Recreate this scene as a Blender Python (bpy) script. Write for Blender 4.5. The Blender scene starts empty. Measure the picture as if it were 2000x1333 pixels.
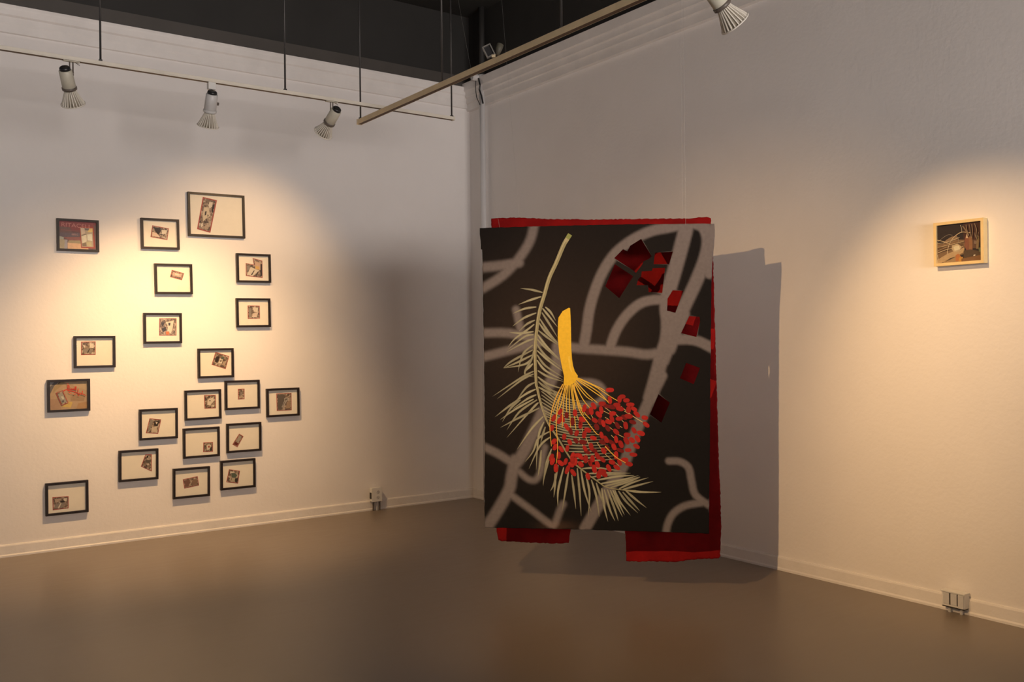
import bpy, math, random
import numpy as np
from mathutils import Vector, Matrix
from mathutils.geometry import tessellate_polygon, delaunay_2d_cdt

scene = bpy.context.scene
COL = scene.collection
RND = random.Random(7)

# ------------------------------------------------------------------ camera
CAM = (-4.904, -7.4741, 1.5)
CAM_YPR = (35.7545, 0.0621, -0.6199)      # heading from +Y towards +X, pitch, roll
CAM_LENS = 32.385


def make_camera():
    yaw, pit, rol = [math.radians(a) for a in CAM_YPR]
    f = Vector((math.sin(yaw) * math.cos(pit), math.cos(yaw) * math.cos(pit), math.sin(pit)))
    r = Vector((math.cos(yaw), -math.sin(yaw), 0))
    u = r.cross(f)
    r2 = r * math.cos(rol) + u * math.sin(rol)
    u2 = u * math.cos(rol) - r * math.sin(rol)
    m = Matrix((r2, u2, -f)).transposed().to_4x4()
    m.translation = Vector(CAM)
    cd = bpy.data.cameras.new('camera')
    cd.sensor_width = 36.0
    cd.sensor_fit = 'HORIZONTAL'
    cd.lens = CAM_LENS
    co = bpy.data.objects.new('camera', cd)
    co.matrix_world = m
    COL.objects.link(co)
    scene.camera = co


make_camera()

# ------------------------------------------------------------------ light and exposure
scene.cycles.max_bounces = 12
scene.cycles.diffuse_bounces = 8
vs = scene.view_settings
vs.view_transform = 'Standard'
vs.look = 'None'
vs.exposure = 0.0
vs.gamma = 1.0
vs.use_curve_mapping = False

world = bpy.data.worlds.new('world')
scene.world = world
world.use_nodes = True
world.node_tree.nodes['Background'].inputs[0].default_value = (0.75, 0.85, 1.0, 1)
world.node_tree.nodes['Background'].inputs[1].default_value = 0.0

WARM = (1.0, 0.605, 0.275)
KEY = (-4.7441, -5.2251, 2.6885)
KEY_AIM = (-1.22, -3.78, 0.97)
KEY_CONE = 58
BLOCKER_H = 1.5
SPOT_W = {'left_a': 27.0, 'left_b': 255.0, 'left_c': 66.0, 'right': 152.0, 'key': 400.0}
WINDOW_C = (-3.4, -14.45, 1.5)
WINDOW_W, WINDOW_H = 5.0, 2.2
WINDOW_POWER = 770.0

wl = bpy.data.lights.new('daylight', 'AREA')
wl.shape = 'RECTANGLE'
wl.size, wl.size_y = WINDOW_W, WINDOW_H
wl.energy = WINDOW_POWER
wl.color = (1.0, 0.90, 0.84)
wlo = bpy.data.objects.new('daylight', wl)
wlo.location = WINDOW_C
wlo.rotation_euler = (math.radians(90), 0, 0)       # shines along +Y into the room
COL.objects.link(wlo)

# ------------------------------------------------------------------ measured layout (metres)
CANVAS_O = (-1.9198, -3.0495, 0.42)
CANVAS_A = -0.799
RED_O = (-1.6357, -2.7369, 0.2)
RED_A = -0.9475
CANVAS_EDGE = [(-0.0159, 1.742), (0.0536, 1.7427), (0.1739, 1.7417), (0.4704, 1.7409), (0.7035, 1.7376), (0.9045, 1.7354), (1.1027, 1.7303), (1.3123, 1.7248), (1.3147, 1.6878), (1.3113, 1.6311), (1.3065, 1.5745), (1.2988, 1.5037), (1.2932, 1.376), (1.288, 1.1489), (1.2828, 0.9217), (1.2789, 0.6944), (1.2731, 0.4103), (1.2678, 0.1829), (1.2645, 0.0038), (1.1402, 0.0049), (1.0276, 0.0063), (0.8084, 0.0066), (0.4954, 0.0089), (0.2444, 0.0071), (-0.0048, 0.0054), (-0.0068, 0.0988), (-0.002, 0.3953), (-0.0002, 0.6918), (0.0, 0.9882), (-0.0013, 1.2848), (-0.0023, 1.4627), (-0.0037, 1.617), (-0.0112, 1.6202), (-0.0122, 1.6706), (-0.0163, 1.7064)]
CUTOUTS = [[(0.7569, 1.5477), (0.8076, 1.5967), (0.8317, 1.583), (0.8481, 1.615), (0.9096, 1.6521), (0.9662, 1.5535), (0.95, 1.5377), (0.9211, 1.5255), (0.9128, 1.5063), (0.8786, 1.4618), (0.8595, 1.4785)], [(0.7614, 1.5134), (0.8624, 1.4428), (0.7836, 1.321), (0.7049, 1.3894)], [(0.9855, 1.5723), (1.0842, 1.576), (1.0628, 1.5058), (0.9769, 1.5079)], [(0.9108, 1.4692), (0.9669, 1.471), (0.9718, 1.4855), (1.0403, 1.487), (1.0229, 1.3455), (0.948, 1.3519), (0.9452, 1.3907), (0.8811, 1.3921), (0.8911, 1.4259), (0.9073, 1.4417)], [(1.0807, 1.3595), (1.1397, 1.3553), (1.0941, 1.2332), (1.0484, 1.2459), (1.0521, 1.3135)], [(1.1706, 1.214), (1.2263, 1.2086), (1.2289, 1.1817), (1.2075, 1.0968), (1.1239, 1.1187)], [(1.1505, 0.9534), (1.2257, 0.9241), (1.1902, 0.8346), (1.1148, 0.8669)], [(0.9964, 0.7786), (1.0579, 0.7319), (1.0106, 0.619), (0.9473, 0.6655)]]
RED_EDGE = [(-0.0056, 2.0731), (0.0823, 2.0732), (0.1825, 2.0695), (0.3145, 2.0561), (0.4445, 2.0446), (0.6989, 2.0312), (0.9157, 2.0228), (1.0972, 2.0147), (1.216, 2.0084), (1.2749, 2.0142), (1.3187, 2.0134), (1.342, 2.0047), (1.3448, 1.9632), (1.3529, 1.7854), (1.3577, 1.4896), (1.3625, 1.1939), (1.3673, 0.8984), (1.3736, 0.603), (1.3803, 0.426), (1.3826, 0.2489), (1.3793, 0.1306), (1.3733, 0.0681), (1.3776, 0.0536), (1.3674, 0.0382), (1.2975, 0.0278), (1.135, 0.0023), (1.0602, -0.0011), (0.8254, -0.012), (0.8258, 0.0979), (0.8198, 0.1556), (0.8202, 0.2655), (0.499, 0.2559), (0.4857, 0.1557), (0.4726, 0.074), (0.2411, 0.0603), (0.0339, 0.0545), (0.0136, 0.0629), (0.0037, 0.1294), (-0.0014, 0.5609), (-0.0022, 1.2003), (-0.0031, 1.8396)]
ROADS = [([(0.3025, 1.7479), (0.2815, 1.6692), (0.2365, 1.5911), (0.1711, 1.5133), (0.0975, 1.4513), (-0.0092, 1.3896)], 0.0567), ([(0.2117, 1.5361), (0.1145, 1.5227), (-0.0078, 1.5137)], 0.0591), ([(1.1819, 1.7345), (1.0603, 1.7115), (0.9683, 1.6951), (0.8678, 1.6516), (0.7663, 1.5765), (0.6951, 1.4768), (0.647, 1.3682), (0.6144, 1.259), (0.5975, 1.1494), (0.5808, 1.0554)], 0.0615), ([(1.1668, 1.735), (1.1274, 1.5898), (1.0919, 1.4672), (1.0563, 1.3444), (1.0476, 1.2517), (1.0545, 1.1821), (1.0458, 1.0817), (1.0062, 0.9505), (0.9743, 0.8344), (0.9505, 0.7569)], 0.0827), ([(1.2121, 1.7335), (1.2571, 1.7089), (1.2789, 1.6392), (1.2628, 1.5399), (1.2086, 1.4029), (1.1467, 1.2732), (1.0845, 1.143)], 0.0749), ([(1.3173, 1.73), (1.3088, 1.6383), (1.2962, 1.5083), (1.2843, 1.4472)], 0.0591), ([(1.033, 1.3062), (0.9718, 1.3073), (0.8947, 1.2854), (0.8167, 1.2167), (0.7615, 1.1316), (0.7294, 1.0461)], 0.0567), ([(0.4306, 1.0569), (0.5491, 1.04), (0.6668, 1.031), (0.8223, 1.0179), (0.9378, 1.0014), (1.0375, 1.0199)], 0.0567), ([(-0.012, 1.1334), (0.1507, 1.1314), (0.3113, 1.0937)], 0.0552), ([(-0.0136, 0.9932), (0.1334, 1.028), (0.3191, 1.0738)], 0.0552), ([(0.1926, 1.2661), (0.2156, 1.1544)], 0.0473), ([(1.0534, 1.0777), (1.1446, 1.0844), (1.2201, 1.0721), (1.3097, 1.0251)], 0.0591), ([(1.0564, 1.3598), (1.0664, 1.2205), (1.0574, 1.097), (1.0141, 0.9736)], 0.0946), ([(1.131, 1.2272), (1.0882, 1.1275), (1.0529, 1.0352)], 0.0867), ([(0.4305, 1.049), (0.4212, 0.9306), (0.3804, 0.836)], 0.067), ([(0.526, 0.8511), (0.6256, 0.8466), (0.679, 0.8175), (0.6866, 0.7597), (0.6242, 0.7183), (0.5245, 0.7099)], 0.0416), ([(1.0142, 0.8822), (0.9522, 0.7597), (0.894, 0.6284), (0.8438, 0.505), (0.7933, 0.3729), (0.6679, 0.1729), (0.5751, 0.0137)], 0.0649), ([(-0.0039, 0.4725), (0.0817, 0.4312), (0.1583, 0.3899), (0.2182, 0.4158)], 0.0499), ([(0.3396, 0.6762), (0.2877, 0.5672), (0.2184, 0.4326), (0.1665, 0.3648)], 0.0707), ([(0.1754, 0.3986), (0.153, 0.2974), (0.1394, 0.2299), (0.0783, 0.1194), (-0.0004, -0.0005)], 0.0707), ([(0.1392, 0.2047), (0.2658, 0.1149), (0.3664, 0.0419), (0.3999, 0.0343), (0.4344, 0.1184), (0.4515, 0.1521)], 0.0432), ([(0.2003, 0.3317), (0.2508, 0.2905), (0.2931, 0.287), (0.3232, 0.3334), (0.3368, 0.4172), (0.3501, 0.4758)], 0.0399), ([(1.0493, 0.4047), (1.1095, 0.403), (1.1571, 0.3694), (1.1723, 0.2965), (1.1953, 0.2157), (1.282, 0.1525)], 0.0416), ([(1.2267, 0.1757), (1.1388, 0.1577), (1.0743, 0.1156), (1.0415, 0.0578), (1.0288, 0.0004)], 0.0416)]
RACHIS = [(0.5088, 1.6899), (0.4887, 1.659), (0.4685, 1.6241), (0.4278, 1.5306), (0.3871, 1.4447), (0.3581, 1.3504), (0.3291, 1.2559), (0.312, 1.1531), (0.3002, 1.0344), (0.3014, 0.9155), (0.3045, 0.8362), (0.3091, 0.8183), (0.3195, 0.7681), (0.3398, 0.6929), (0.3726, 0.6095), (0.4222, 0.5348), (0.5044, 0.4024), (0.5786, 0.337), (0.6444, 0.2883), (0.7017, 0.252), (0.8, 0.2372), (0.8653, 0.2367)]
LEAFLETS = [[(0.3471, 1.3616), (0.2833, 1.3787), (0.219, 1.388)], [(0.3389, 1.338), (0.2746, 1.3194), (0.2059, 1.2948)], [(0.3102, 1.2794), (0.2419, 1.2706), (0.1731, 1.2439)], [(0.3099, 1.2457), (0.2373, 1.2171), (0.1702, 1.1703)], [(0.3014, 1.2042), (0.253, 1.1811), (0.2062, 1.14)], [(0.2971, 1.1805), (0.2485, 1.1435), (0.1836, 1.0985), (0.1426, 1.0512)], [(0.2927, 1.1389), (0.2202, 1.1299), (0.1496, 1.136)], [(0.2925, 1.1211), (0.2401, 1.1098), (0.1425, 1.0372)], [(0.2922, 1.0973), (0.2398, 1.078), (0.1322, 1.0214)], [(0.2878, 1.0617), (0.2392, 1.0225), (0.2144, 0.971), (0.1996, 0.9055)], [(0.2875, 1.0339), (0.166, 0.9713), (0.1129, 0.9298)], [(0.2872, 1.0062), (0.1982, 0.9632), (0.1149, 0.9298)], [(0.287, 0.9903), (0.2384, 0.951), (0.117, 0.9298)], [(0.2915, 1.0299), (0.2789, 0.9785), (0.242, 0.9152), (0.2458, 0.8894), (0.2938, 0.8773)], [(0.2866, 0.9546), (0.2379, 0.9073)], [(0.2902, 0.911), (0.2134, 0.8716), (0.0481, 0.7664)], [(0.29, 0.8951), (0.2173, 0.8597), (0.0744, 0.7512)], [(0.2975, 0.8475), (0.245, 0.8159), (0.1795, 0.7285)], [(0.3011, 0.8079), (0.2365, 0.7762), (0.1307, 0.7006)], [(0.3047, 0.7762), (0.2523, 0.7524), (0.163, 0.6927)], [(0.3461, 1.2708), (0.3816, 1.2268), (0.4306, 1.1628)], [(0.3622, 1.2785), (0.3938, 1.2463), (0.4211, 1.1985)], [(0.3419, 1.2472), (0.385, 1.1793), (0.43, 1.1037)], [(0.3295, 1.2117), (0.3805, 1.1319), (0.4356, 1.0681)], [(0.3252, 1.188), (0.3685, 1.1281), (0.4355, 1.0641)], [(0.3208, 1.1445), (0.3762, 1.1003), (0.4394, 1.0562)], [(0.3165, 1.1208), (0.3638, 1.057), (0.4425, 0.9773)], [(0.3122, 1.0971), (0.3596, 1.0451), (0.4444, 0.9694)], [(0.3119, 1.0654), (0.3592, 1.0016), (0.4539, 0.9299)], [(0.3115, 1.0297), (0.3788, 0.9698), (0.4576, 0.9101)], [(0.3112, 1.006), (0.3585, 0.9423), (0.4612, 0.8746)], [(0.3109, 0.9743), (0.3582, 0.9146), (0.461, 0.8589)], [(0.3142, 0.9148), (0.3738, 0.8789), (0.461, 0.851)], [(0.3139, 0.8792), (0.3694, 0.8394), (0.4763, 0.8036)], [(0.3176, 0.8514), (0.3691, 0.8117), (0.4838, 0.7682)], [(0.3172, 0.8197), (0.3808, 0.788), (0.5152, 0.7446)], [(0.204, 0.7511), (0.1347, 0.7033), (0.061, 0.6472)], [(0.212, 0.7471), (0.1549, 0.6993), (0.1034, 0.6194)], [(0.2884, 0.7511), (0.1791, 0.6914), (0.0914, 0.6314)], [(0.3084, 0.7471), (0.2031, 0.6755), (0.1292, 0.5717)], [(0.3162, 0.7313), (0.2757, 0.6916), (0.1288, 0.5279)], [(0.3199, 0.6996), (0.1947, 0.6397), (0.0909, 0.5855)], [(0.3434, 0.6522), (0.2745, 0.5805), (0.1887, 0.4607)], [(0.347, 0.6205), (0.3141, 0.5372), (0.298, 0.3429)], [(0.3783, 0.5653), (0.314, 0.5253), (0.2811, 0.4497), (0.2342, 0.3897)], [(0.382, 0.5337), (0.3215, 0.4818), (0.2559, 0.3503)], [(0.3292, 0.4581), (0.3203, 0.3749), (0.3075, 0.3034)], [(0.3892, 0.4666), (0.3563, 0.3753), (0.337, 0.2524)], [(0.3547, 0.5929), (0.3382, 0.5453), (0.3257, 0.4977)], [(0.5629, 0.3554), (0.6537, 0.3601), (0.792, 0.3428)], [(0.6011, 0.328), (0.6881, 0.3327), (0.8366, 0.3331)], [(0.6113, 0.3072), (0.7227, 0.3245), (0.833, 0.3209)], [(0.6425, 0.2903), (0.7572, 0.3129), (0.8571, 0.3213)], [(0.6666, 0.2715), (0.7915, 0.296), (0.8811, 0.3216)], [(0.6838, 0.2561), (0.8086, 0.2894), (0.8896, 0.3148)], [(0.7219, 0.2498), (0.8258, 0.2862), (0.8913, 0.3114)], [(0.7702, 0.2437), (0.8429, 0.2795), (0.9357, 0.3103)], [(0.7909, 0.2406), (0.8771, 0.2663), (0.9627, 0.2901)], [(0.8012, 0.2373), (0.8938, 0.2286), (1.0063, 0.2299)], [(0.808, 0.234), (0.8591, 0.1899), (0.9236, 0.1394)], [(0.7907, 0.2267), (0.8417, 0.1688), (0.8858, 0.1213)], [(0.7667, 0.2332), (0.8074, 0.1751), (0.8754, 0.109)], [(0.746, 0.2363), (0.7729, 0.1744), (0.834, 0.0943)], [(0.7356, 0.2362), (0.7659, 0.1673), (0.7996, 0.0953)], [(0.7217, 0.2359), (0.7555, 0.1567), (0.7892, 0.0846)], [(0.7045, 0.2391), (0.7448, 0.1287), (0.7648, 0.0615)], [(0.6871, 0.2388), (0.7171, 0.1282), (0.7458, 0.0611)], [(0.6733, 0.2455), (0.686, 0.1414), (0.7059, 0.0567)], [(0.6423, 0.2763), (0.6625, 0.2105), (0.6861, 0.1484)], [(0.6147, 0.2933), (0.6415, 0.1997), (0.6576, 0.0834)], [(0.5835, 0.3208), (0.6033, 0.2164), (0.5949, 0.0838)], [(0.5559, 0.3483), (0.5756, 0.2299), (0.6126, 0.1085)], [(0.5349, 0.3585), (0.5474, 0.2154), (0.5547, 0.0846)], [(0.5029, 0.3196), (0.5158, 0.2149), (0.5254, 0.1241)], [(0.4856, 0.3438), (0.4668, 0.2315), (0.4461, 0.112)], [(0.4576, 0.361), (0.4245, 0.2308), (0.4217, 0.136)], [(0.426, 0.3746), (0.4037, 0.2725), (0.3784, 0.2229)], [(0.4078, 0.3252), (0.4071, 0.262), (0.3986, 0.1882)], [(0.3844, 0.4443), (0.3513, 0.335), (0.3363, 0.2609)], [(0.3348, 0.8565), (0.4591, 0.7575), (0.6108, 0.7379)], [(0.3346, 0.8362), (0.4583, 0.7431), (0.6093, 0.7252)], [(0.3344, 0.8159), (0.4576, 0.7286), (0.6078, 0.7125)], [(0.3341, 0.7956), (0.4568, 0.714), (0.6063, 0.6996)], [(0.3339, 0.7753), (0.456, 0.6994), (0.6048, 0.6867)], [(0.3337, 0.755), (0.4552, 0.6847), (0.6033, 0.6736)], [(0.3335, 0.7347), (0.4544, 0.6699), (0.6017, 0.6605)], [(0.3332, 0.7143), (0.4537, 0.655), (0.6002, 0.6472)], [(0.333, 0.694), (0.4529, 0.64), (0.5987, 0.6339)], [(0.3453, 0.6738), (0.4645, 0.625), (0.6095, 0.6204)], [(0.3583, 0.6535), (0.4768, 0.61), (0.621, 0.6069)], [(0.3713, 0.6333), (0.4891, 0.5948), (0.6324, 0.5932)], [(0.3842, 0.613), (0.5014, 0.5795), (0.6439, 0.5794)], [(0.3972, 0.5928), (0.5137, 0.5642), (0.6553, 0.5655)], [(0.4101, 0.5726), (0.5259, 0.5487), (0.6667, 0.5514)], [(0.423, 0.5525), (0.5382, 0.5332), (0.6781, 0.5372)], [(0.4359, 0.5323), (0.5504, 0.5175), (0.6895, 0.5228)], [(0.4488, 0.5122), (0.5627, 0.5017), (0.7009, 0.5082)], [(0.4617, 0.4921), (0.5749, 0.4857), (0.7122, 0.4934)], [(0.4746, 0.472), (0.5871, 0.4695), (0.7236, 0.4784)], [(0.4874, 0.4519), (0.5993, 0.4532), (0.7349, 0.4631)], [(0.5003, 0.4318), (0.6114, 0.4365), (0.7463, 0.4474)], [(0.5131, 0.4118), (0.6236, 0.4195), (0.7576, 0.4312)], [(0.5259, 0.3917), (0.6357, 0.4019), (0.7689, 0.4142)]]
STALK = [(0.4372, 1.216), (0.4614, 1.2531), (0.4972, 1.2722), (0.5043, 1.2682), (0.5069, 1.213), (0.5079, 1.1579), (0.5085, 1.0398), (0.5118, 0.9807), (0.5173, 0.9413), (0.5269, 0.9098), (0.5443, 0.8841), (0.541, 0.8704), (0.5202, 0.841), (0.5003, 0.8292), (0.4805, 0.8312), (0.4615, 0.8313), (0.4642, 0.8589), (0.4653, 0.8825), (0.4539, 0.9338), (0.439, 1.0168), (0.4319, 1.0997), (0.4341, 1.1904)]
STRANDS = [[(0.458, 0.8364), (0.4134, 0.7496), (0.3844, 0.6469), (0.3815, 0.5678), (0.3885, 0.4809)], [(0.4659, 0.8364), (0.4331, 0.7378), (0.418, 0.6312), (0.4243, 0.4734), (0.4153, 0.3825)], [(0.4738, 0.8324), (0.4489, 0.7299), (0.4224, 0.6628), (0.4159, 0.6154)], [(0.4817, 0.8324), (0.4608, 0.7299), (0.4513, 0.588)], [(0.4936, 0.8324), (0.4942, 0.7103), (0.5008, 0.5843)], [(0.5015, 0.8323), (0.5161, 0.7182), (0.5303, 0.5766)], [(0.5094, 0.8323), (0.5276, 0.6907), (0.5467, 0.6278)], [(0.4857, 0.8324), (0.4765, 0.7181), (0.4837, 0.6472)], [(0.5173, 0.8323), (0.5632, 0.6986), (0.6136, 0.6359)], [(0.5213, 0.8362), (0.5474, 0.6986), (0.5938, 0.6241), (0.6441, 0.5577), (0.6616, 0.548)], [(0.5234, 0.8441), (0.5716, 0.7497), (0.6104, 0.7006)], [(0.5254, 0.848), (0.5876, 0.7693), (0.6265, 0.7418)], [(0.5294, 0.8559), (0.5956, 0.7811), (0.6538, 0.7301)], [(0.5335, 0.8637), (0.6388, 0.7889), (0.7202, 0.7341)], [(0.5374, 0.8676), (0.6584, 0.7928), (0.7202, 0.7263)], [(0.5414, 0.8715), (0.6392, 0.8241), (0.7206, 0.7692), (0.767, 0.7419)], [(0.5493, 0.8696), (0.6665, 0.8163), (0.6975, 0.7966)], [(0.4659, 0.8324), (0.4374, 0.7654), (0.4007, 0.6785)], [(0.5134, 0.8362), (0.54, 0.7379), (0.5746, 0.6633)], [(0.6885, 0.6832), (0.7195, 0.6676)], [(0.6959, 0.648), (0.7925, 0.5899)], [(0.7861, 0.7107), (0.8513, 0.6563), (0.9087, 0.6216)], [(0.8052, 0.6835), (0.9049, 0.6216)], [(0.6178, 0.6595), (0.6332, 0.636)], [(0.7187, 0.5934), (0.738, 0.5779)], [(0.7611, 0.5546), (0.8035, 0.5334)], [(0.6941, 0.4837), (0.7519, 0.4257), (0.8097, 0.3913)], [(0.6475, 0.5068), (0.6937, 0.4407), (0.7708, 0.3752)], [(0.585, 0.5338), (0.6195, 0.4556)], [(0.5621, 0.5964), (0.5696, 0.5651)], [(0.5352, 0.6632), (0.5467, 0.6278)], [(0.5456, 0.5335), (0.5918, 0.4396)], [(0.7299, 0.5465), (0.7453, 0.531)], [(0.7584, 0.6638), (0.8045, 0.6172)], [(0.6965, 0.7028), (0.7274, 0.6794)]]
DATES = [(0.7249, 0.8025, 0, 0), (0.7944, 0.7653, 0, 0), (0.7243, 0.7458, 80, 0), (0.7788, 0.7497, 95, 0), (0.8174, 0.7439, 0, 0), (0.8385, 0.7205, 0, 0), (0.6811, 0.7243, 5, 0), (0.6321, 0.7124, 60, 0), (0.5789, 0.6986, 105, 0), (0.7629, 0.7185, 0, 0), (0.7801, 0.6971, 15, 0), (0.8285, 0.6913, 95, 0), (0.8594, 0.6953, 30, 0), (0.8746, 0.6661, 45, 0), (0.9186, 0.6469, 10, 0), (0.9259, 0.6081, 40, 0), (0.4404, 0.6786, 120, 0), (0.5255, 0.673, 90, 0), (0.4042, 0.643, 120, 0), (0.4359, 0.6273, 115, 0), (0.4539, 0.6412, 70, 0), (0.4779, 0.659, 90, 1), (0.5664, 0.6358, 30, 0), (0.618, 0.683, 80, 0), (0.6609, 0.6635, 45, 0), (0.6749, 0.689, 80, 0), (0.739, 0.6696, 0, 0), (0.8281, 0.6543, 5, 0), (0.7756, 0.6405, 175, 0), (0.6371, 0.6302, 35, 0), (0.7151, 0.6227, 20, 0), (0.6858, 0.6128, 75, 0), (0.7348, 0.6403, 70, 0), (0.812, 0.6017, 80, 0), (0.8509, 0.6213, 20, 1), (0.5563, 0.6062, 95, 0), (0.4771, 0.5921, 60, 0), (0.3917, 0.5857, 110, 0), (0.5972, 0.5751, 20, 0), (0.7573, 0.5663, 45, 0), (0.8581, 0.5747, 60, 0), (0.8192, 0.5491, 5, 0), (0.8965, 0.5594, 20, 0), (0.534, 0.557, 115, 0), (0.5773, 0.5494, 100, 0), (0.4627, 0.5368, 100, 0), (0.6281, 0.5302, 15, 0), (0.6753, 0.5462, 75, 0), (0.7004, 0.5229, 60, 0), (0.494, 0.5055, 60, 0), (0.4028, 0.5087, 130, 0), (0.815, 0.516, 60, 0), (0.7569, 0.5233, 80, 0), (0.7838, 0.4962, 70, 0), (0.846, 0.5201, 40, 0), (0.8769, 0.5281, 60, 0), (0.8707, 0.4853, 30, 0), (0.7447, 0.4803, 65, 0), (0.8241, 0.4635, 0, 0), (0.8528, 0.4385, 5, 0), (0.5804, 0.4709, 60, 0), (0.6158, 0.481, 80, 0), (0.686, 0.4582, 60, 0), (0.4104, 0.4772, 120, 0), (0.444, 0.4657, 55, 0), (0.4797, 0.47, 100, 0), (0.4297, 0.43, 85, 0), (0.3878, 0.4177, 115, 0), (0.3936, 0.3961, 110, 0), (0.5089, 0.4269, 110, 0), (0.5406, 0.4312, 1, 0), (0.5523, 0.4235, 40, 0), (0.5836, 0.4101, 90, 0), (0.6229, 0.4125, 85, 0), (0.6505, 0.4285, 60, 0), (0.5244, 0.3956, 90, 0), (0.5558, 0.3803, 50, 0), (0.4392, 0.3867, 40, 0), (0.469, 0.395, 110, 0), (0.5005, 0.3776, 40, 0), (0.6089, 0.3888, 75, 0), (0.65, 0.3815, 65, 0), (0.6777, 0.4092, 40, 0), (0.7559, 0.4335, 90, 0), (0.7749, 0.3947, 70, 0), (0.8041, 0.4087, 0, 0), (0.8271, 0.3856, 15, 0), (0.759, 0.3653, 35, 0), (0.7123, 0.3627, 70, 0), (0.7321, 0.3942, 20, 0), (0.4131, 0.3588, 90, 0), (0.4804, 0.3518, 110, 0), (0.6484, 0.593, 70, 1), (0.4986, 0.5686, 70, 1), (0.5111, 0.6237, 90, 1), (0.5296, 0.5137, 50, 1), (0.569, 0.5062, 10, 1), (0.6788, 0.5071, 30, 1), (0.7108, 0.5855, 60, 1), (0.7795, 0.4611, 20, 1), (0.7083, 0.7106, 10, 1), (0.7355, 0.7067, 10, 1), (0.5984, 0.679, 80, 1), (0.6302, 0.3616, 90, 0), (0.5087, 0.4033, 90, 0), (0.7333, 0.5036, 40, 1), (0.7057, 0.476, 60, 1), (0.6683, 0.6244, 80, 1), (0.8048, 0.6484, 30, 1), (0.7655, 0.6014, 60, 1), (0.6313, 0.4596, 20, 1), (0.592, 0.4514, 30, 1), (0.4134, 0.3516, 90, 0), (0.4768, 0.3437, 110, 0), (0.5119, 0.332, 55, 0), (0.5957, 0.3122, 75, 0), (0.6327, 0.3528, 80, 0), (0.6504, 0.3809, 70, 0), (0.6568, 0.3218, 95, 0), (0.6778, 0.343, 10, 0), (0.688, 0.324, 30, 0), (0.7144, 0.3609, 65, 0)]
LINES_FRONT = [((-1.8488, -3.1224, 2.1582), (-0.7591, -0.922, 4.64)), ((-1.1135, -3.878, 2.1442), (-1.1135, -3.878, 4.64))]
LINES_RED = [((-1.5318, -2.8814, 2.2642), (-0.4352, -1.1422, 4.64)), ((-0.9465, -3.6957, 2.2081), (-0.9465, -3.6957, 4.64))]
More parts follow.
